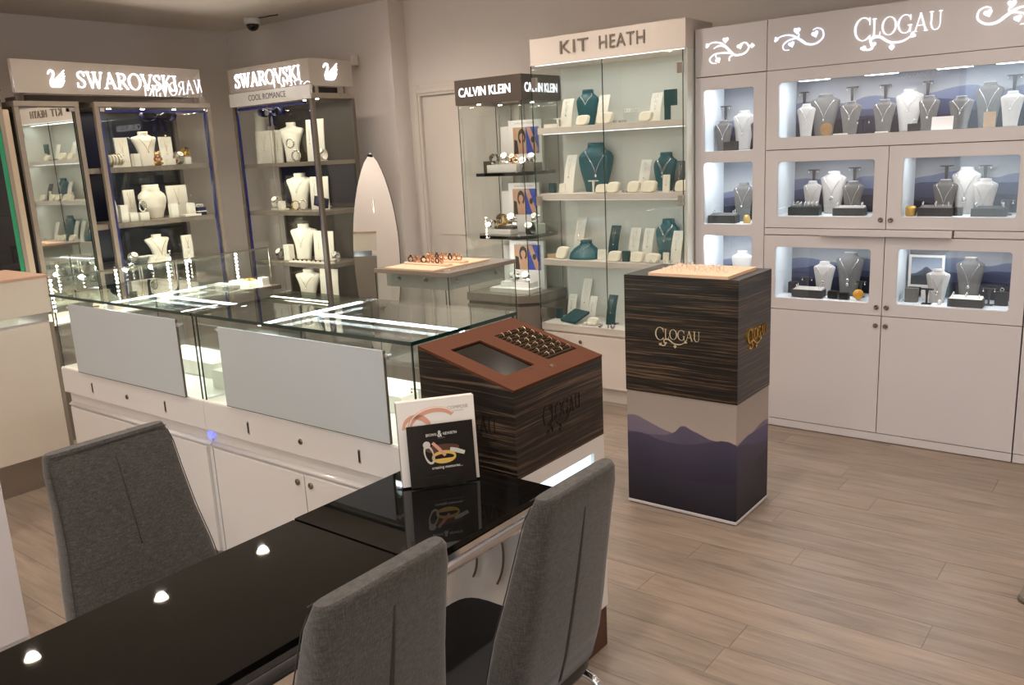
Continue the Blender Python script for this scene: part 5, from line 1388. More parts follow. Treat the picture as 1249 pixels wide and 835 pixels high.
def watch(label, x, y, z, s, strap='silver', dial='cream_light', rz=0.0, group='watches', roll=0.0):
    t = thing('watch', label, 'watch', (x, y, z), rz, group)
    R = s * 0.40
    rs = []
    for i in range(20):
        a = 2 * PI * i / 20
        w_ = s * (0.19 - 0.05 * math.cos(a + 0.6))
        ro = R + s * 0.03
        c = (0, R * 0.9 * math.sin(a), R + s * 0.06 + R * math.cos(a)); c2 = (0, ro * 0.9 * math.sin(a), R + s * 0.06 + ro * math.cos(a))
        rs.append([(-w_, c[1], c[2]), (w_, c[1], c[2]), (w_, c2[1], c2[2]), (-w_, c2[1], c2[2])])
    MB().rings(rs, closed=True, smooth=False).build('strap', strap, t)
    m = MB(); cy, cz = -R * .62, R + s * .06 + R * .55
    nrm = Vector((0, -0.72, 0.69)); U = Vector((1, 0, 0)); V = nrm.cross(U) * -1
    O = Vector((0, cy, cz)) + nrm * (-0.004)
    rr = s * 0.27
    ring = [(rr * math.cos(2 * PI * k / 20), rr * math.sin(2 * PI * k / 20)) for k in range(20)]
    cs = MB().prism(ring, (O, U, V, nrm), s * 0.11).build('case', strap if strap in ('silver', 'rose_gold', 'gold', 'chrome') else 'silver', t)
    MB().prism([(p[0] * .82, p[1] * .82) for p in ring], (O + nrm * (s * .11), U, V, nrm), 0.0008).build('dial', dial, cs)
    m = MB()
    for a, l in ((0.6, .45), (2.2, .65)):
        m.ribbon([(0, 0, s * .03), (rr * l * math.cos(a), rr * l * math.sin(a), s * .015)], (O + nrm * (s * .11 + .0008), U, V, nrm), 0.0004)
    m.build('hands', 'letter_black', cs)
    return t
def bangle(label, x, y, z, R, r, m, rz=0.0, group='bangles', name='bangle'):
    o = MB().ring3((0, 0, R + r), R, r, 'y', 22, 8).build(name, m)
    o.location = (x, y, z); o.rotation_euler = (0, 0, rz); return tag(o, label, 'bangle', group)
def bow(label, x, y, z, s, rz):
    t = thing('ribbon_bow', label, 'bow', (x, y, z), rz, 'navy bows in the display towers')
    for sg in (-1, 1):
        rs = []
        for i in range(15):
            a = 2 * PI * i / 14
            px = sg * s * (0.02 + 0.27 * (1 - math.cos(a)) / 1.0 * 0.9); pz = s * 0.17 * math.sin(a) * (0.45 + 0.55 * (1 - math.cos(a)) / 2) + s * .04 * (1 - math.cos(a)) / 2
            w_ = 0.05 * s + 0.10 * s * (1 - math.cos(a)) / 2
            rs.append([(px, -w_, pz), (px, w_, pz), (px, w_, pz + 0.002), (px, -w_, pz + 0.002)])
        MB().rings(rs).build('loop', 'navy_satin', t)
        MB().rings([[(sg * s * (.02 + .16 * k + .03 * math.sin(5 * k)) - s * .07 * (1 + .3 * k), -0.02 * s, -s * .40 * k), (sg * s * (.02 + .16 * k + .03 * math.sin(5 * k)) + s * .06 * (1 + .3 * k), -0.035 * s, -s * .40 * k - s * .02 * k), (sg * s * (.02 + .16 * k + .03 * math.sin(5 * k)) + s * .06 * (1 + .3 * k), -0.035 * s + .002, -s * .40 * k - s * .02 * k), (sg * s * (.02 + .16 * k + .03 * math.sin(5 * k)) - s * .07 * (1 + .3 * k), -0.02 * s + .002, -s * .40 * k)] for k in [i / 6 for i in range(7)]]).build('tail', 'navy_satin', t)
    MB().sphere((0, -0.02 * s, 0.0), s * 0.085, 12, 8, 1, .8, 1).build('knot', 'navy_satin', t)
    MB().tube([(0, 0, 0), (0, 0, 0.06)], 0.001, 4).build('hanging_thread', 'navy_satin', t)
    return t
ORD = ['first', 'second', 'third', 'fourth', 'fifth', 'sixth', 'seventh', 'eighth', 'ninth']

# --- wall cabinet windows ------------------------------------------------------------------
GB = 'linen busts in the white wall cabinets'
zt = 1.5985
LONG = [('pale linen bust at the left end of the long lit window', -1.603, .092, .166, 'pale_linen', 4.70, 0.25), ('tall grey bust second from left in the long lit window', -1.508, .150, .209, 'grey_linen', 4.765, .1),
        ('grey bust third in the long lit window, right of a brown disc', -1.376, .108, .163, 'grey_linen', 4.70, 0), ('grey bust fourth in the long lit window, under an earring stand', -1.212, .111, .160, 'grey_linen', 4.70, 0),
        ('tall bright bust in the middle of the long lit window', -1.095, .132, .201, 'pale_linen', 4.765, 0), ('grey bust behind the small black box in the long lit window', -1.004, .098, .163, 'grey_linen', 4.70, -.05),
        ('grey bust right of the white card in the long lit window', -.862, .108, .151, 'grey_linen', 4.70, 0), ('tall pale grey bust second from right in the long lit window', -.745, .122, .207, 'grey_linen', 4.765, 0), ('pale bust at the right end of the long lit window', -.649, .100, .157, 'pale_linen', 4.69, -.1)]
for i, (lab, x, w_, h_, m, y, rz) in enumerate(LONG):
    k = y / 4.68
    bust(lab, x * k, y, zt, w_ * k, h_ * k, m, 'linen', rz, GB, 'pale_linen', 'silver necklace' if i else 'thin silver necklace', nlabel='necklace on the ' + lab, drop=0.40 if i % 2 else 0.5)
for lab, x, w_, top in (('dark earring stand rising behind the leftmost bust of the long window', -1.615, .048, 1.828), ('dark earring stand rising behind the third bust of the long window', -1.369, .056, 1.835), ('dark earring stand rising behind the fourth bust of the long window', -1.207, .056, 1.832), ('dark earring stand rising behind the bust with the black box', -1.012, .044, 1.833), ('dark earring stand rising behind the rightmost bust of the long window', -.643, .062, 1.83)):
    k = 4.815 / 4.68
    t_stand(lab, x * k, 4.815, zt, w_ * k, 1.6 + (top - 1.6) * k - zt, 'charcoal', 0, 'tall earring stands in the lit windows')
o = MB().lathe([(0.001, -.004), (0.031, -.004), (0.032, 0), (0.031, .004), (0.001, .004)], (0, 0, 0.031), 24, 'y').build('disc_plaque', 'brown_disc'); o.location = (-1.477, 4.62, zt); tag(o, 'round golden-brown plaque in front of the second bust of the long window', 'plaque')
block('small black ring box in the middle of the long lit window', -1.052, 4.62, zt, .055, .03, .036, 'black_box', 0, None, 'ring_box', 'box')
bangle('silver ring standing on the small black box of the long lit window', -1.052, 4.62, zt + .0365, .009, .0016, 'silver', 0, None, 'ring')
slab_card('white printed card standing in the long lit window', -.928, 4.62, zt, .095, .062, 'paper_white', 0, None, .15, .003)
block('light brown block standing in front of the tall pale grey bust', -.726, 4.62, zt, .048, .03, .07, 'print_beige', .2)
block('flat white price plate beside the brown plaque in the long window', -1.40, 4.605, zt, .07, .012, .006, 'paper_white', 0, None, 'price_plate', 'plate')
block('flat white price plate under the fourth bust in the long window', -1.20, 4.605, zt, .06, .012, .006, 'paper_white', 0, None, 'price_plate', 'plate')
t_stand('low dark earring stand between the third and fourth bust', -1.294, 4.63, zt, .066, .068, 'navy_satin', 0, None)

zm = 1.1855
for lab, x, w_, h_, m, y, rz, dr in (('pale bust behind the ring tray in the upper left window', -1.560, .095, .172, 'pale_linen', 4.72, .15, .35), ('tall pale bust with heart pendant in the upper left window', -1.452, .135, .218, 'pale_linen', 4.74, 0, .42), ('grey bust behind the flat tray in the upper left window', -1.350, .112, .168, 'grey_linen', 4.71, -.05, .22),
                                   ('grey bust left of the bright one in the upper right window', -.909, .114, .168, 'grey_linen', 4.71, 0, .3), ('tall bright bust with large round pendant in the upper right window', -.818, .129, .222, 'pale_linen', 4.75, 0, .36), ('pale bust right of the bright one in the upper right window', -.735, .113, .170, 'pale_linen', 4.71, -.1, .2)):
    k = y / 4.68
    bust(lab, x * k, y, zm, w_ * k, h_ * k, m, 'linen', rz, GB, 'pale_linen', 'silver necklace', nlabel='necklace on the ' + lab, drop=dr, pend=.011 if 'round' in lab or 'heart' in lab else .005)
for lab, x, top in (('dark earring stand behind the left bust of the upper left window', -1.553, 1.424), ('dark earring stand behind the right bust of the upper left window', -1.342, 1.430), ('dark earring stand behind the left bust of the upper right window', -.906, 1.427), ('dark earring stand behind the right bust of the upper right window', -.737, 1.424)):
    k = 4.80 / 4.68
    t_stand(lab, x * k, 4.80, zm, .060, 1.6 + (top - 1.6) * k - zm, 'charcoal', 0, 'tall earring stands in the lit windows')
tray('black two-row ring tray in the upper left window', -1.58, 4.63, zm, .165, .055, .055, 'black_box', 'black_box', 0, None, 14)
tray('grey flat tray before the right bust of the upper left window', -1.345, 4.63, zm, .16, .06, .050, 'charcoal', 'pale_linen', 0, None, 4)
tray('grey bangle tray beside the gold cup in the upper right window', -.935, 4.63, zm, .155, .06, .052, 'charcoal', 'grey_linen', 0, None, 5)
tray('black tray at the right of the upper right window', -.700, 4.63, zm, .15, .06, .048, 'black_box', 'charcoal', 0, None, 4)
block('small black block between the two trays of the upper right window', -.838, 4.655, zm, .036, .03, .04, 'black_box')
o = MB().lathe([(.001, 0), (.022, 0), (.026, .01), (.026, .04), (.020, .05), (.001, .05)], n=20).build('gold_cup', 'gold_satin'); o.location = (-1.046, 4.62, zm); tag(o, 'round golden cup in the lower left corner of the upper right window', 'cup')
t_stand('low dark earring stand at the right of the upper right window', -.636, 4.70, zm, .056, .072, 'charcoal', 0, None)

zl = 0.7455
for lab, x, w_, h_, m, y, rz, dr in (('pale bust with bead necklace in the lower left window', -1.484, .114, .178, 'pale_linen', 4.70, .1, .45), ('tall grey bust with long pendants in the lower left window', -1.351, .147, .226, 'grey_linen', 4.74, 0, .3), ('pale bust before the framed picture in the lower right window', -.916, .111, .166, 'pale_linen', 4.68, .1, .35), ('tall grey bust with round pendant in the lower right window', -.774, .128, .222, 'grey_linen', 4.73, 0, .40)):
    k = y / 4.68
    bust(lab, x * k, y, zl, w_ * k, h_ * k, m, 'linen', rz, GB, 'pale_linen', 'silver necklace', nlabel='necklace on the ' + lab, drop=dr, pend=.008, rows=2 if 'long' in lab else 1)
tray('grey tray with a few silver rings in the lower left window', -1.545, 4.625, zl, .165, .07, .050, 'charcoal', 'pale_linen', 0, None, 4)
tray('grey tray with pale ring pad in the lower right window', -.772, 4.622, zl, .155, .07, .050, 'charcoal', 'cream_light', 0, None, 5)
block('black ring box left of the gold ball in the lower left window', -1.413, 4.625, zl, .052, .035, .038, 'black_box', 0, None, 'ring_box', 'box')
block('lower black ring box touching the gold ball in the lower left window', -1.352, 4.615, zl, .048, .035, .034, 'black_box', 0, None, 'ring_box', 'box')
block('black box at the back left of the lower left window', -1.66, 4.72, zl, .055, .04, .06, 'black_box', 0, None, 'ring_box', 'box')
block('black box at the right end of the lower right window', -.632, 4.71, zl, .055, .04, .066, 'black_box', 0, None, 'ring_box', 'box')
bangle('clear ring standing on the black box at the right end of the lower right window', -.632, 4.71, zl + .0665, .008, .0018, 'silver', 0, None, 'ring')
block('grey square block at the left end of the lower right window', -1.03, 4.66, zl, .062, .04, .07, 'grey_linen', .1)
o = MB().sphere((0, 0, .027), .027, 20, 14).build('gold_ball', 'yellow_ball'); o.location = (-1.283, 4.622, zl); tag(o, 'golden yellow ball in the lower left window', 'ball')
o = MB().sphere((0, 0, .014), .009, 12, 9, 1, .9, 1.55).build('white_stone', 'white_stone'); o.location = (-.888, 4.61, zl); tag(o, 'small white egg-shaped stone in the lower right window', 'stone')
t_stand('low dark stand left of the pale bust in the lower left window', -1.585, 4.72, zl, .062, .090, 'charcoal', 0, None)
t_stand('low dark stand behind the gold ball in the lower left window', -1.295, 4.70, zl, .056, .085, 'charcoal', 0, None)
t_stand('dark T-stand before the pale bust of the lower right window', -.950, 4.62, zl, .060, .078, 'black_box', 0, None)
t_stand('dark T-stand right of the tall grey lower right bust', -.684, 4.69, zl, .059, .085, 'charcoal', 0, None)
pf = thing('picture_frame', 'white framed mountain picture in the lower right window', 'picture', (-.990, 4.765, zl))
MB().box(-.085, .085, 0, .008, .06, .072).box(-.085, .085, 0, .008, .215, .227).box(-.085, -.073, 0, .008, .072, .215).box(.073, .085, 0, .008, .072, .215).build('frame', 'paper_white', pf)
mountains('print_small', 0, -.075, .075, .07, .217, ('aeb7c4', '75808f'), [('59606c', '33383f', [(0, .4), (.15, .42), (.35, .55), (.5, .66), (.62, .58), (.8, .45), (1, .42)]), ('2b2f36', '4a4d52', [(0, .3), (.3, .34), (.6, .3), (.8, .33), (1, .3)])], .03)
B(-.074, .074, .003, .007, .071, .216).build('print', 'print_small', pf)
B(-.02, .02, .008, .05, 0, .06).build('stand', 'paper_white', pf)

zc = 1.5415
k = 4.70 / 4.68
bust('grey-blue bust at the left of the upper tall cabinet window', -2.080, 4.70, zc, .104, .165, 'grey_linen', 'linen', .15, GB, 'pale_linen', 'n', nlabel='silver teardrop necklace on the left bust of the upper tall cabinet window')
bust('bright tall bust in the upper window of the tall cabinet', -1.985, 4.76, zc, .130, .215, 'pale_linen', 'linen', 0, GB, 'pale_linen', 'n', nlabel='silver necklace on the bright bust of the upper tall cabinet window')
bust('dark grey bust half hidden at the right of the upper tall cabinet window', -1.868, 4.68, zc, .09, .162, 'charcoal', 'linen', 0, GB, 'grey_linen', None)
t_stand('dark earring stand behind the left bust of the tall cabinet', -2.11, 4.80, zc, .062, .25, 'charcoal', 0, 'tall earring stands in the lit windows')
block('dark low block in front of the busts in the upper tall cabinet window', -2.00, 4.625, zc, .08, .03, .05, 'charcoal')
zc = 1.1385
bust('grey bust standing in the middle window of the tall cabinet', -1.975, 4.74, zc, .122, .216, 'grey_linen', 'linen', 0, GB, 'grey_linen', 'n', nlabel='silver necklace on the bust of the middle tall cabinet window')
tray('grey tray in the middle window of the tall cabinet', -2.045, 4.635, zc, .165, .07, .055, 'charcoal', 'grey_linen', 0, None, 4)
o = MB().lathe([(.001, 0), (.018, 0), (.021, .02), (.016, .04), (.010, .046), (.001, .046)], n=16).build('gold_cup', 'gold_satin'); o.location = (-1.905, 4.63, zc); tag(o, 'small golden cup beside the tray of the tall cabinet', 'cup')
bust('pale bust seen above the pedestal in the lowest tall cabinet window', -1.975, 4.73, .7405, .130, .225, 'pale_linen', 'linen', 0, GB, 'pale_linen', None)

# --- display case with teal busts ------------------------------------------------------------
Y0K = 4.6
def kx(x, y): return x * y / Y0K
z1, z2, z3, z4 = 1.7285, 1.3225, .9055, .4905
GS = 'strip stands in the display case'
def kstrip(lab, x, y, z, w_, h_, m='cream', rz=0.0, pend='silver'): return strip(lab, kx(x, y), y, z, w_ * .86, h_, m, rz, GS, pend=pend)
kstrip('cream strip stand left of the teal bust on the top shelf', -3.088, 4.60, z1, .094, .172)
bust('small teal satin bust with white collar on the top shelf', kx(-2.925, 4.66), 4.66, z1, .150, .215, 'teal', 'satin', .15, 'teal busts in the display case', 'teal', 'n', nlabel='white bead collar on the small teal bust of the top shelf', drop=.58, pend=0, metal='cream_light')
kstrip('cream strip stand right of the teal bust on the top shelf', -2.824, 4.60, z1, .088, .175)
pillow('cream pillow left of the teal bust foot on the top shelf', kx(-2.959, 4.53), 4.53, z1, .085, .062)
pillow('cream pillow under the door seam on the top shelf', kx(-2.800, 4.53), 4.53, z1, .108, .070)
pillow('cream pillow in front of the right strip stand on the top shelf', kx(-2.518, 4.53), 4.53, z1, .080, .056)
kstrip('cream strip stand left of the dark green stand on the top shelf', -2.463, 4.63, z1, .082, .163)
t = thing('jewellery_stand', 'dark green angled earring stand at the right of the top shelf', 'stand', (kx(-2.365, 4.60), 4.60, z1), 0, None)
B(-.034, .004, 0, .01, 0, .166).build('panel', 'teal_dark', t, .001); B(-.034, .045, -.004, .01, .080, .17).build('wing', 'teal_dark', t, .001); B(-.034, .01, -.005, .02, 0, .004).build('foot', 'teal_dark', t)
t_stand('small cream T-bar at the left end of the top shelf', kx(-3.147, 4.58), 4.58, z1, .058, .056, 'cream', 0, None, None)
block('flat cream block at the left end of the top shelf', kx(-3.200, 4.56), 4.56, z1, .075, .05, .022, 'cream')
o = sans(MB(), 'KIT HEATH', fr_front(kx(-2.74, 4.52), 4.52, z1 + .002), .088, .014, .004).build('shelf_name', 'letter_bronze'); tag(o, 'small metal name letters standing on the top shelf', 'sign')
for i in range(6):
    bangle('small silver ring on a clear riser at the middle of the top shelf', kx(-2.655 + .018 * i, 4.62), 4.62, z1 + .0605, .010, .0016, 'silver', 1.2, 'rings on the clear riser', 'ring')
block('clear acrylic riser at the middle of the top shelf', kx(-2.607, 4.62), 4.62, z1, .11, .035, .060, 'glass_clear', 0, None, 'riser', 'riser', 0)
# second shelf
block('small dark box at the left end of the second shelf', kx(-3.205, 4.58), 4.58, z2, .042, .03, .062, 'teal_dark', 0, None, 'ring_box', 'box')
slab_card('small cream card beside the dark box of the second shelf', kx(-3.134, 4.58), 4.58, z2, .046, .058, 'cream')
kstrip('tall cream strip left of the large teal bust, second shelf', -3.085, 4.585, z2, .088, .232)
bust('large teal satin bust with a wide shoulder on the second shelf', kx(-2.872, 4.66), 4.66, z2, .220, .298, 'teal', 'satin', .45, 'teal busts in the display case', 'teal', 'n', nlabel='long silver pendant necklace on the large teal bust', drop=.36, pend=.008)
t_stand('small cream T-bar in front of the large teal bust', kx(-2.895, 4.52), 4.52, z2, .066, .076, 'cream', 0, None, None)
pillow('cream pillow in front of the large teal bust', kx(-2.842, 4.51), 4.53, z2, .085, .052)
pillow('cream pillow just right of the door seam on the second shelf', kx(-2.750, 4.53), 4.53, z2, .082, .064)
o = sans(MB(), 'KIT HEATH', fr_front(kx(-2.69, 4.51), 4.51, z2 + .002), .066, .011, .004).build('shelf_name', 'letter_bronze'); tag(o, 'small metal name letters standing on the second shelf', 'sign')
pillow('cream pillow left of the cream strip stand on the second shelf', kx(-2.607, 4.53), 4.53, z2, .080, .066)
kstrip('cream strip stand between two pillows on the second shelf', -2.544, 4.64, z2, .080, .185)
pillow('cream pillow left of the small teal bust on the second shelf', kx(-2.500, 4.53), 4.53, z2, .088, .066)
bust('teal satin bust with strands at the right of the second shelf', kx(-2.398, 4.67), 4.67, z2, .160, .222, 'teal', 'satin', -.05, 'teal busts in the display case', 'teal', 'n', nlabel='two-strand silver necklace on the right teal bust of the second shelf', drop=.4, rows=2)
slab_card('narrow cream card before the right teal bust, second shelf', kx(-2.394, 4.55), 4.55, z2, .045, .098, 'cream', 0, None, .1, pend='silver')
kstrip('dark slate strip stand at the right end of the second shelf', -2.312, 4.58, z2, .080, .172, 'slate_strip', -.1)
pillow('cream pillow at the right end of the second shelf', kx(-2.288, 4.54), 4.54, z2, .082, .066)
# third shelf
block('small wooden-toned name block at the left end of the third shelf', kx(-3.220, 4.56), 4.56, z3, .075, .03, .026, 'print_beige')
pillow('cream pillow beside the lying teal bust of the third shelf', kx(-3.145, 4.55), 4.55, z3, .088, .076, rz=-.1)
kstrip('tall cream strip stand behind the lying teal bust of the third shelf', -3.026, 4.69, z3, .084, .245)
bust('low teal satin bust lying wide on the third shelf', kx(-2.975, 4.58), 4.58, z3, .205, .112, 'teal', 'low', .2, 'teal busts in the display case', 'teal', 'n', nlabel='short silver necklace with drop on the low teal bust', drop=.55)
slab_card('cream card right of the low teal bust', kx(-2.846, 4.56), 4.56, z3, .068, .064, 'cream')
kstrip('dark teal strip stand behind the door seam on the third shelf', -2.767, 4.66, z3, .080, .20, 'teal_dark')
pillow('cream pillow under the dark teal strip of the third shelf', kx(-2.750, 4.53), 4.53, z3, .090, .062)
block('small dark green box in the middle of the third shelf', kx(-2.669, 4.54), 4.54, z3, .044, .03, .064, 'teal_dark', 0, None, 'ring_box', 'box')
pillow('cream pillow right of the dark green box on the third shelf', kx(-2.590, 4.53), 4.53, z3, .088, .062)
pillow('cream pillow under the right teal bust of the third shelf', kx(-2.483, 4.53), 4.53, z3, .092, .056)
kstrip('left of two equal cream strips in the middle of the third shelf', -2.622, 4.66, z3, .082, .188)
kstrip('right of two equal cream strips in the middle of the third shelf', -2.528, 4.65, z3, .078, .188)
bust('teal satin bust at the right of the third shelf above the pedestal', kx(-2.388, 4.68), 4.68, z3, .165, .245, 'teal', 'satin', -.1, 'teal busts in the display case', 'teal', 'n', nlabel='layered silver necklace on the right teal bust of the third shelf', drop=.5, rows=2)
slab_card('small cream card left of the right strips on the third shelf', kx(-2.400, 4.54), 4.54, z3, .038, .062, 'cream')
kstrip('cream strip stand before the right teal bust, third shelf', -2.335, 4.57, z3, .078, .184)
kstrip('cream strip stand at the right end of the third shelf', -2.262, 4.60, z3, .062, .162)
for i in range(7):
    o = MB().ring3((0, 0, .011), .009, .002, 'y', 12, 5).build('ring', 'silver'); o.location = (kx(-2.50 + .045 * i, 4.50), 4.50 + .004 * (i % 2), z3); o.rotation_euler = (0, 0, .5 * i); tag(o, 'silver hoop standing along the front of the third shelf', 'ring', 'hoops on the third shelf')
# bottom of the case
kstrip('short cream strip stand at the left of the case floor', -3.095, 4.68, z4, .074, .150)
kstrip('tall cream strip stand on the case floor', -2.995, 4.68, z4, .076, .255)
kstrip('cream strip stand right of the tall one on the case floor', -2.937, 4.64, z4, .062, .155)
block('small dark box in the left corner of the case floor', kx(-3.185, 4.62), 4.62, z4, .036, .03, .068, 'teal_dark', 0, None, 'ring_box', 'box')
tr = MB().add([(-.08, -.05, .003), (.08, -.05, .003), (.08, .07, .055), (-.08, .07, .055), (-.08, -.05, .018), (.08, -.05, .018), (.08, .07, .070), (-.08, .07, .070)], [(3, 2, 1, 0), (4, 5, 6, 7), (0, 1, 5, 4), (1, 2, 6, 5), (2, 3, 7, 6), (3, 0, 4, 7)]).build('ring_tray', 'teal_dark', bev=.002)
tr.location = (kx(-3.075, 4.555), 4.555, z4); tr.rotation_euler = (0, 0, -.35); tag(tr, 'dark teal sloping ring tray on the case floor', 'tray')
pillow('cream pillow between ring tray and dark teal strip on the case floor', kx(-2.925, 4.53), 4.53, z4, .076, .046)
kstrip('dark teal strip stand behind the round knobs on the case floor', -2.796, 4.57, z4, .076, .185, 'teal_dark')
for i in range(4):
    o = MB().sphere((0, 0, .011), .011, 10, 8).build('pebble', 'white_stone'); o.location = (kx(-2.985 + .018 * i, 4.50), 4.50 + .012 * (i % 2), z4); tag(o, 'small white pebble beside the teal ring tray', 'pebble', 'white pebbles on the case floor')

# --- watch tower -----------------------------------------------------------------------------
SX = 4.62
def cx(x, y): return x * y / SX
GW = 'watches in the square glass tower'
def advert(lab, x, y, z, w_, h_, fz, dim=False):
    t = thing('photo_stand', lab, 'photo', (x, y, z), 0.08, 'photo stands in the watch tower')
    B(-w_/2, w_/2, 0, .03, 0, h_).build('board', 'paper_white', t, .001)
    pw, ph, px, pz = w_ * .78, h_ * .52, w_ * .03, h_ * fz
    f = fr_front(px - pw / 2, -.0004, pz)
    ph_ = B(px - pw/2, px + pw/2, -.001, 0, pz, pz + ph).build('photo', 'print_beige', t)
    f = fr_front(px - pw / 2, -.0011, pz)
    m = MB(); m.prism([(.50 * pw, 0), (pw, 0), (pw, ph), (.50 * pw, ph)], f, .0002); m.build('printed_blue', 'print_blue', ph_)
    f = fr_front(px - pw / 2, -.0014, pz)
    m = MB(); m.prism([(.52 * pw, .98 * ph), (.68 * pw, .98 * ph), (.97 * pw, .12 * ph), (.86 * pw, 0), (.80 * pw, 0)], f, .0002); m.prism([(.22 * pw, 0), (.46 * pw, 0), (.42 * pw, .45 * ph), (.30 * pw, .5 * ph)], f, .0002)
    m.prism([(.34 * pw + .09 * pw * math.cos(a), .62 * ph + .15 * ph * math.sin(a)) for a in [2 * PI * k / 14 for k in range(14)]], f, .0003); m.prism([(.07 * pw + .07 * pw * math.cos(a), .78 * ph + .16 * ph * math.sin(a)) for a in [2 * PI * k / 12 for k in range(12)]], f, .0003); m.build('printed_skin', 'print_skin', ph_)
    f = fr_front(px - pw / 2, -.0012, pz)
    m = MB(); m.prism([(.34 * pw + .15 * pw * math.cos(a), .64 * ph + .30 * ph * math.sin(a)) for a in [2 * PI * k / 16 for k in range(16)]], f, .0002); m.prism([(.02 * pw, 0), (.2 * pw, 0), (.16 * pw, .5 * ph), (.04 * pw, .55 * ph)], f, .0002); m.build('printed_hair', 'print_hair', ph_)
    f = fr_front(px - pw / 2, -.0018, pz)
    m = MB(); m.prism([(.76 * pw + .07 * pw * math.cos(a), .52 * ph + .12 * ph * math.sin(a)) for a in [2 * PI * k / 14 for k in range(14)]], f, .0003); m.build('printed_watch', 'print_hair', ph_)
    m = sans(MB(), 'CALVIN KLEIN', fr_front(-w_ * .30, -.0001, h_ * .92), w_ * .6, h_ * .035, .0004); m.build('lettering', 'print_grey', t)
    return t
advert('white photo stand with dark portrait on the top shelf of the watch tower', cx(-3.425, 4.74), 4.74, 1.4625, .26, .335, .34)
slab_card('plain white panel left of the photo stand on the top watch shelf', cx(-3.585, 4.76), 4.76, 1.4625, .09, .30, 'paper_white', .08, None, .02, .02, 'white_board', 'panel')
block('grey box on the right of the top watch shelf', cx(-3.372, 4.66), 4.66, 1.4625, .085, .10, .055, 'taupe', .0)
block('white stepped plinth on the top watch shelf', cx(-3.600, 4.60), 4.60, 1.4625, .24, .09, .05, 'paper_white', .05, None, 'plinth', 'plinth')
block('dark block at the left of the white plinth on the top watch shelf', cx(-3.735, 4.62), 4.62, 1.4625, .06, .06, .075, 'ck_brown', .05)
watch('dark-dial watch on the dark block of the top watch shelf', cx(-3.690, 4.595), 4.595, 1.513, .082, 'silver', 'print_hair', -.3, GW)
watch('gold-toned watch left of centre on the top watch shelf', cx(-3.600, 4.61), 4.61, 1.513, .082, 'silver', 'cream_light', .2, GW)
watch('rose-gold watch at the front of the top watch shelf', cx(-3.530, 4.585), 4.585, 1.513, .072, 'rose_gold', 'cream_light', 0, GW)
watch('silver watch in front of the dark portrait on the top watch shelf', cx(-3.440, 4.64), 4.64, 1.4625, .10, 'silver', 'cream_light', .1, GW)
watch('steel watch on the grey box of the top watch shelf', cx(-3.372, 4.64), 4.64, 1.518, .070, 'silver', 'cream_light', .3, GW)
advert('white photo stand with blue half on the middle shelf of the watch tower', cx(-3.455, 4.74), 4.74, 1.0475, .25, .335, .36)
slab_card('plain white panel left of the photo stand on the middle watch shelf', cx(-3.600, 4.76), 4.76, 1.0475, .09, .28, 'paper_white', .08, None, .02, .02, 'white_board', 'panel')
block('low white plinth on the middle watch shelf', cx(-3.660, 4.60), 4.60, 1.0475, .22, .09, .032, 'paper_white', 0, None, 'plinth', 'plinth')
block('dark slab on the white plinth of the middle watch shelf', cx(-3.62, 4.62), 4.62, 1.080, .16, .05, .02, 'ck_brown')
block('white box at the right of the middle watch shelf', cx(-3.368, 4.67), 4.67, 1.0475, .085, .10, .066, 'paper_white', 0)
watch('two-tone watch at the centre of the middle watch shelf', cx(-3.650, 4.60), 4.60, 1.1005, .095, 'gold', 'print_hair', -.2, GW)
watch('silver watch in front of the photo of the middle watch shelf', cx(-3.565, 4.60), 4.60, 1.1005, .095, 'silver', 'cream_light', .2, GW)
watch('slim silver watch at the left of the middle watch shelf', cx(-3.735, 4.585), 4.585, 1.080, .075, 'silver', 'cream_light', -.2, GW)
watch('black-strapped watch at the right of the middle watch shelf', cx(-3.415, 4.57), 4.57, 1.0475, .10, 'black_box', 'cream_light', .2, GW)
watch('steel watch on the white box of the middle watch shelf', cx(-3.368, 4.67), 4.67, 1.114, .085, 'silver', 'cream_light', .2, GW)
advert('white photo stand with portrait and blue half on the base of the watch tower', cx(-3.455, 4.72), 4.72, .6555, .275, .335, .40)
slab_card('plain white panel left of the photo on the tower base', cx(-3.615, 4.76), 4.76, .6555, .08, .29, 'paper_white', .08, None, .02, .02, 'white_board', 'panel')
slab_card('plain white panel right of the photo on the tower base', cx(-3.345, 4.78), 4.78, .6555, .07, .28, 'paper_white', .08, None, .02, .02, 'white_board', 'panel')
block('lower step of the white plinth on the tower base', cx(-3.560, 4.60), 4.60, .6555, .34, .15, .03, 'paper_white', 0, None, 'plinth', 'plinth')
block('upper step of the white plinth on the tower base', cx(-3.530, 4.63), 4.63, .686, .25, .09, .035, 'paper_white', 0, None, 'plinth', 'plinth')
watch('silver watch on the left of the white steps at the tower base', cx(-3.565, 4.62), 4.62, .7215, .085, 'silver', 'cream_light', -.2, GW)
watch('silver watch on the right of the white steps at the tower base', cx(-3.465, 4.62), 4.62, .7215, .078, 'silver', 'cream_light', .2, GW)

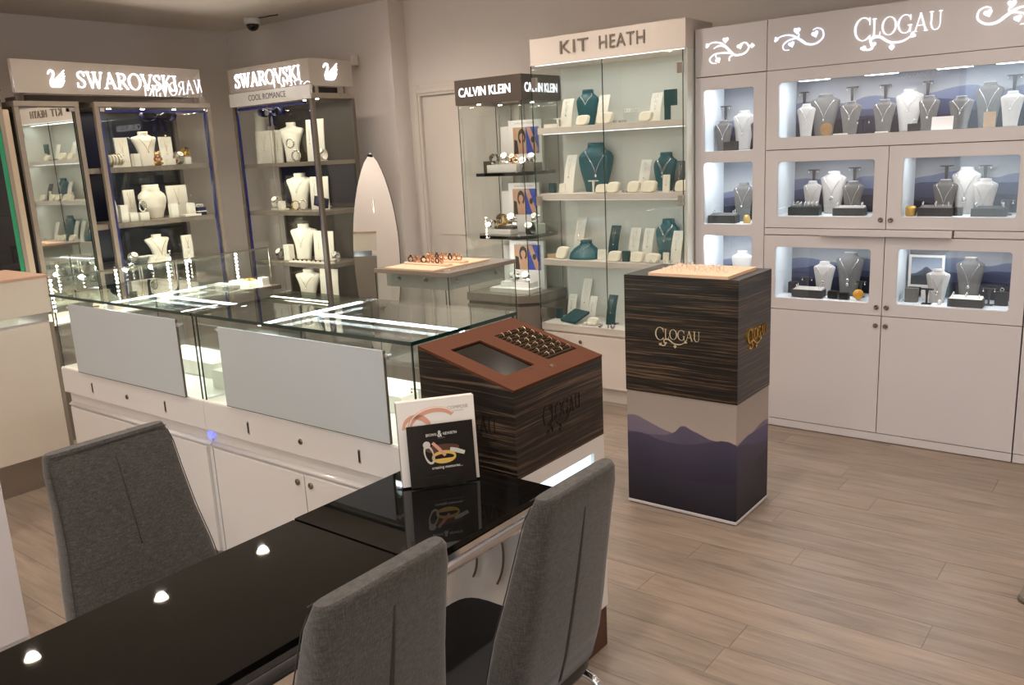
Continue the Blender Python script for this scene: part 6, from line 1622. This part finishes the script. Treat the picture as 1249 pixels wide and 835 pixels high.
# --- twin tower, right bay ---------------------------------------------------------------------
XA = -5.95
def ty(y, x): return y * x / XA
R90 = PI / 2
Z1, Z2, Z3 = 1.6195, 1.2395, .9365
GC = 'cream cards in the twin tower'
def tcard(lab, y, z, w_, h_, x=-5.98, m='cream_light', pend='gold'): return slab_card(lab, x, ty(y, x), z, w_, h_, m, R90, GC, .05, .012, pend=pend)
bust('cream bust with gold necklace on the upper shelf of the twin tower', -6.00, ty(3.42, -6.0), Z1, .195, .245, 'cream_light', 'wing', R90, 'cream busts in the towers', None, 'n', nlabel='gold necklace on the cream bust of the upper twin tower shelf', metal='gold', drop=.42)
tcard('tall cream card left of the upper bust in the twin tower', 3.241, Z1, .098, .204)
tcard('tall cream card right of the upper bust in the twin tower', 3.583, Z1, .10, .204)
for lab, y, w_, h_ in (('cream block below the upper bust of the twin tower', 3.330, .046, .088), ('low cream block in front of the upper bust', 3.392, .048, .042), ('low cream block in front of the upper right card', 3.602, .052, .044), ('cream block under the right watch of the upper twin shelf', 3.732, .048, .052)):
    block(lab, -5.88, ty(y, -5.88), Z1, .045, w_, h_, 'cream_light')
rl = thing('bangle_roll', 'cream roll carrying gold bangles at the left of the upper twin tower shelf', 'stand', (-5.90, ty(3.175, -5.9), Z1), R90)
MB().lathe([(.001, -.05), (.034, -.05), (.036, -.045), (.036, .045), (.034, .05), (.001, .05)], (0, 0, .05), 18, 'x').build('roll', 'cream', rl)
B(-.03, .03, -.025, .025, 0, .016).build('foot', 'cream', rl)
for i in range(4):
    o = MB().ring3((0, 0, 0), .040, .0035, 'y', 22, 6).build('bangle', ('gold', 'silver')[i % 2]); o.location = (-5.90, ty(3.175, -5.9) - .035 + .022 * i, Z1 + .05); tag(o, 'bangle pushed over the cream roll of the upper twin tower shelf', 'bangle', 'bangles on the roll')
bb = thing('golden_figurine', 'glittering golden figurine with bow shape on the upper twin tower shelf', 'figurine', (-5.86, ty(3.498, -5.86), Z1), R90)
MB().sphere((0, 0, .03), .026, 14, 10, 1, .8, 1.1).build('body', 'rose_gold', bb)
MB().sphere((0, 0, .076), .020, 14, 10).build('head', 'rose_gold', bb)
for s in (-1, 1):
    MB().sphere((s * .016, 0, .095), .009, 10, 8, 1, .6, 1).build('ear', 'gold', bb)
    MB().sphere((s * .024, -.012, .016), .011, 10, 8).build('paw', 'gold', bb)
    MB().sphere((s * .026, -.006, .045), .009, 10, 8, 1, 1, 1.4).build('arm', 'rose_gold', bb)
watch('gold-rimmed watch on the upper shelf of the twin tower', -5.88, ty(3.668, -5.88), Z1, .105, 'silver', 'cream_light', R90, 'watches in the crystal towers')
watch('gold watch on the small cream block of the upper twin shelf', -5.88, ty(3.732, -5.88), Z1 + .0525, .080, 'gold', 'print_hair', R90, 'watches in the crystal towers')
bow('large navy ribbon bow hanging under the top of the twin tower', -5.90, ty(3.547, -5.9), 1.958, .25, R90)
bust('large cream bust with bead rows on the middle shelf of the twin tower', -5.98, ty(3.430, -5.98), Z2,   .245, .245, 'cream', 'round', R90 + .25, 'cream busts in the towers', None, 'n', nlabel='rows of cream beads on the large bust of the twin tower', metal='cream_light', rows=3, drop=.66, pend=0)
tcard('tall cream card left of the large bust in the twin tower', 3.245, Z2, .085, .218, -6.02)
tcard('wide cream card right of the large bust in the twin tower', 3.622, Z2, .165, .228, -6.02)
strip('thin cream strip at the left end of the middle twin tower shelf', -5.92, ty(3.13, -5.92), Z2, .04, .212, 'cream_light', R90, None)
for lab, y, w_, h_ in (('tall cream block left of the large bust', 3.180, .055, .12), ('low cream block left of the large bust', 3.248, .058, .06), ('cream block below the leaning bangle of the twin tower', 3.330, .066, .058), ('cream block in front of the wide card', 3.570, .055, .098), ('cream block right of the wide card', 3.715, .052, .095)):
    block(lab, -5.87, ty(y, -5.87), Z2, .04, w_, h_, 'cream_light')
bangle('dark bangle standing on a cream block beside the large bust', -5.875, ty(3.333, -5.875), Z2 + .0585, .036, .006, 'silver', R90 + .4, 'bangles in the towers')
block('flat white tray at the right of the middle twin tower shelf', -5.85, ty(3.715, -5.85), Z2, .06, .13, .014, 'paper_white', 0, None, 'flat_tray', 'tray')
gb = thing('gift_box', 'small navy gift box tied with a white bow in the twin tower', 'box', (-5.86, ty(3.812, -5.86) - .02, Z2), R90)
B(-.034, .034, -.03, .03, 0, .058).build('box', 'navy_satin', gb, .001)
for s in (-1, 1):
    MB().ring3((s * .014, -.004, .070), .014, .004, 'y', 14, 6, 1, .7).build('bow_loop', 'paper_white', gb)
MB().box(-.0345, .0345, -.0305, .0305, .024, .032).build('ribbon', 'paper_white', gb)
bust('cream bust with red-dotted necklace on the lower shelf of the twin tower', -5.98, ty(3.415, -5.98), Z3, .195, .185, 'cream_light', 'wing', R90, 'cream busts in the towers', None, 'n', nlabel='dotted long necklace on the lower bust of the twin tower', metal='gold', drop=.2)
tcard('cream card right of the bust on the lower twin tower shelf', 3.652, Z3, .085, .155)
watch('silver watch at the left of the lower twin tower shelf', -5.88, ty(3.202, -5.88), Z3, .10, 'silver', 'cream_light', R90, 'watches in the crystal towers')
block('flat cream pad on the lower twin tower shelf', -5.88, ty(3.300, -5.88), Z3, .07, .11, .05, 'cream_light', 0, None, 'pad', 'pad')

# --- corner tower ---------------------------------------------------------------------------------
YB = 4.25
def bx_(x, y): return x * y / YB
A1, A2, A3, A4 = 1.5955, 1.2355, .8455, .5305
GC2 = 'cream pieces in the corner tower'
def ccard(lab, x, z, w_, h_, y=4.30, rz=0.0): return slab_card(lab, bx_(x, y), y, z, w_, h_, 'cream_light', rz, GC2, .04, .012, pend='gold')
ccard('wide cream card on the top shelf of the corner tower', -5.690, A1, .215, .25, 4.30)
ccard('narrow cream card right of the wide one on the top corner shelf', -5.522, A1, .10, .25, 4.33)
o = MB().lathe([(.001, 0), (.045, 0), (.045, .40), (.001, .40)], n=20).build('cream_column', 'cream'); o.location = (bx_(-5.70, 4.40), 4.40, A1); tag(o, 'tall cream column behind the wide card on the top corner shelf', 'column')
bust('cream bust with bangles on the top shelf of the corner tower', bx_(-5.350, 4.28), 4.28, A1, .20, .295, 'cream', 'wing', .45, 'cream busts in the towers', None, None)
strip('left of two tall cream strips on the top corner shelf', bx_(-5.135, 4.25), 4.25, A1, .075, .30, 'cream_light', .1, GC2, .05, .02, pend='silver')
strip('right of two tall cream strips on the top corner shelf', bx_(-5.018, 4.25), 4.25, A1, .070, .30, 'cream_light', .1, GC2, .05, .02)
watch('white watch on the right tall strip of the top corner shelf', bx_(-5.005, 4.21), 4.21, A1 + .004, .09, 'cream_light', 'cream_light', .2, 'watches in the crystal towers')
bangle('upper dark bangle on the cream bust of the corner tower', bx_(-5.365, 4.195), 4.195, A1 + .10, .032, .006, 'silver', .3, 'bangles in the towers')
bangle('lower dark bangle at the foot of the bust in the corner tower', bx_(-5.310, 4.18), 4.18, A1 + .0, .038, .007, 'silver', .2, 'bangles in the towers')
bow('navy ribbon bow hanging at the top of the corner tower', bx_(-5.548, 4.22), 4.22, 1.965, .23, 0.1)
bust('cream bust on the second shelf of the corner tower', bx_(-5.320, 4.32), 4.32, A2, .25, .275, 'cream_light', 'wing', .25, 'cream busts in the towers', None, 'n', nlabel='silver necklace on the second-shelf bust of the corner tower', drop=.5)
strip('left cream strip on the second shelf of the corner tower', bx_(-5.140, 4.30), 4.30, A2, .090, .245, 'cream_light', .1, GC2, .05, .02, pend='silver')
strip('right cream strip on the second shelf of the corner tower', bx_(-5.020, 4.30), 4.30, A2, .065, .245, 'cream_light', .1, GC2, .05, .02)
ws = block('white foot plate under the white watch of the corner tower', bx_(-5.570, 4.24), 4.24, A2, .15, .06, .012, 'cream_light', 0, None, 'foot_plate', 'plate')
watch('white watch on its foot plate on the second corner shelf', bx_(-5.600, 4.24), 4.24, A2 + .0125, .105, 'cream_light', 'cream_light', .2, 'watches in the crystal towers')
block('small cream cube beside the white watch of the corner tower', bx_(-5.540, 4.24), 4.24, A2 + .0125, .04, .04, .055, 'cream_light')
bangle('left gold-rimmed bangle in front of the second corner bust', bx_(-5.375, 4.20), 4.20, A2, .034, .005, 'gold', .2, 'bangles in the towers')
bangle('right silver bangle in front of the second corner bust', bx_(-5.285, 4.20), 4.20, A2, .036, .006, 'silver', .2, 'bangles in the towers')
o = block('tilted navy box behind the front post of the corner tower', bx_(-5.080, 4.20), 4.20, A2 + .028, .12, .03, .07, 'navy_satin', .1, None, 'gift_box', 'box'); o.rotation_euler = (0.0, 0.22, .1)
bust('cream bust on the third shelf of the corner tower', bx_(-5.334, 4.30), 4.30, A3, .25, .275, 'cream_light', 'wing', .25, 'cream busts in the towers', None, 'n', nlabel='silver necklace on the third-shelf bust of the corner tower', drop=.4)
strip('left cream strip on the third shelf of the corner tower', bx_(-5.151, 4.30), 4.30, A3, .105, .225, 'cream_light', .1, GC2, .05, .02, pend='silver')
strip('right cream strip on the third shelf of the corner tower', bx_(-5.018, 4.30), 4.30, A3, .065, .225, 'cream_light', .1, GC2, .05, .02)
o = watch('silver watch at the glass side of the third corner shelf', bx_(-4.965, 4.22), 4.22, A3 + .012, .085, 'silver', 'cream_light', .3, 'watches in the crystal towers')
block('cream block left of the third-shelf bust of the corner tower', bx_(-5.516, 4.24), 4.24, A3 + .0, .07, .05, .12, 'cream_light')
watch('dark-framed watch at the left of the third corner shelf', bx_(-5.620, 4.24), 4.24, A3, .10, 'silver', 'cream_light', .1, 'watches in the crystal towers')
block('long white tray along the front of the third corner shelf', bx_(-5.255, 4.17), 4.17, A3, .47, .055, .010, 'cream_light', 0, None, 'flat_tray', 'tray')
for i in range(9):
    o = MB().sphere((0, 0, .008), .008, 10, 7, 1.2, .8, 1).build('bead', ('red_stone', 'black_box', 'red_stone')[i % 3]); o.location = (bx_(-5.255, 4.16) - .21 + .052 * i, 4.16, A3 + .0105); tag(o, ('black' if i % 3 == 1 else 'dark red') + ' stone lying on the long white tray of the corner tower', 'stone', 'stones on the long tray')
bust('cream bust on the lowest shelf of the corner tower', bx_(-5.326, 4.30), 4.30, A4, .25, .235, 'cream_light', 'wing', .25, 'cream busts in the towers', None, 'n', nlabel='silver necklace on the lowest bust of the corner tower', drop=.4)
strip('left cream strip on the lowest shelf of the corner tower', bx_(-5.140, 4.30), 4.30, A4, .070, .25, 'cream_light', .1, GC2, .05, .02)
strip('right cream strip on the lowest shelf of the corner tower', bx_(-5.012, 4.30), 4.30, A4, .070, .25, 'cream_light', .1, GC2, .05, .02)

# --- inside the glass counters -------------------------------------------------------------------
D = 0.7095
slab_card('pale blue card standing at the left end of the left front counter', -4.02, 1.92, D, .075, .21, 'inner_white', .4, None, .05)
block('low navy box at the left end of the left front counter', -4.00, 1.86, D, .055, .04, .04, 'navy_satin', .2)
for lab, x, y, w_, d_, h_ in (('white plinth at the right end of the left front counter', -3.02, 1.98, .10, .13, .075), ('higher white plinth behind the first one in the left front counter', -3.05, 2.15, .12, .12, .13), ('tall white block at the left end of the right front counter', -2.85, 1.935, .058, .075, .115),
                            ('white plinth at the right end of the right front counter', -1.88, 2.13, .13, .18, .12), ('low white plinth at the right end of the right front counter', -1.845, 1.92, .08, .10, .05), ('long cream plinth in the middle of the left front counter', -3.44, 2.09, .50, .18, .065), ('long cream plinth in the middle of the right front counter', -2.34, 2.115, .50, .18, .065)):
    block(lab, x, y, D, w_, d_, h_, 'cream_light', 0, 'plinths in the front counters', 'plinth', 'plinth')
t_stand('white T-shaped bracelet stand at the right end of the right front counter', -1.935, 1.965, D, .070, .135, 'cream_light', .2, None, 'gold')
for i in range(5):
    o = MB().ring3((0, 0, .013), .0105, .0025, 'y', 14, 6).build('ring', 'gold'); o.location = (-1.92 + .025 * i, 2.115 + .016 * (i % 2), D + .1205); o.rotation_euler = (0, 0, .4 * i); tag(o, 'gold ring standing on the plinth of the right front counter', 'ring', 'gold rings in the right front counter')
for i in range(6):
    o = MB().ring3((0, 0, .011), .009, .0018, 'y', 14, 6).build('ring', 'silver'); o.location = (-3.045 + .024 * (i % 3), 1.955 + .04 * (i // 3), D + .0755); o.rotation_euler = (0, 0, .4 * i); tag(o, 'silver ring standing on the plinth at the right end of the left counter', 'ring', 'silver rings in the left front counter')
DR = .7225
bust('cream sloping neck form in the near rear counter', -5.40, 2.70, DR, .20, .13, 'cream_pad', 'low', R90, None, None, None)
for lab, y in (('left small wooden ring holder in the near rear counter', 2.475), ('right small wooden ring holder in the near rear counter', 2.555)):
    t = thing('ring_holder', lab, 'holder', (-5.30, y, DR), R90, None)
    B(-.03, .03, -.02, .02, 0, .012).build('base', 'peach_pad', t, .001)
    for sx_ in (-.02, .02): B(sx_ - .005, sx_ + .005, -.008, .008, .012, .05).build('post', 'peach_pad', t)
    B(-.03, .03, -.008, .008, .05, .058).build('bar', 'rose_gold', t)
block('small white price cube in the near rear counter', -5.28, 2.635, DR, .045, .045, .06, 'paper_white', .1)
for lab, x, y, w_, d_, h_ in (('bright white plinth at the far end of the far rear counter', -5.42, 3.752, .24, .12, .035), ('bright white plinth left of the tall light stick in the far rear counter', -5.42, 3.545, .24, .14, .035), ('small white plinth on the far rear counter left of the light stick', -5.36, 3.36, .12, .12, .05), ('white plinth in the near rear counter beside the divider', -5.42, 2.90, .20, .14, .03)):
    block(lab, x, y, DR, w_, d_, h_, 'paper_white', 0, 'plinths in the rear counters', 'plinth', 'plinth')
block('pale block at the far end of the far rear counter', -5.262, 3.80, DR, .05, .06, .06, 'paper_white')
st = thing('starfish', 'golden starfish ornament at the far end of the rear counter', 'ornament', (-5.36, 3.752, DR + .0355), 0)
for i in range(5):
    a = 2 * PI * i / 5
    MB().tube([(0, 0, .012), (.025 * math.cos(a), .025 * math.sin(a), .012), (.05 * math.cos(a), .05 * math.sin(a), .007)], .009, 8, r1=.003).build('arm', 'gold_satin', st)
for i in range(7):
    o = MB().ring3((0, 0, .014), .012, .0028, 'x', 14, 6).build('ring', 'gold'); o.location = (-5.44 + .01 * (i % 2), 2.845 + .018 * i, DR + .0305); tag(o, 'gold ring standing in the near rear counter', 'ring', 'gold rings in the rear counter')
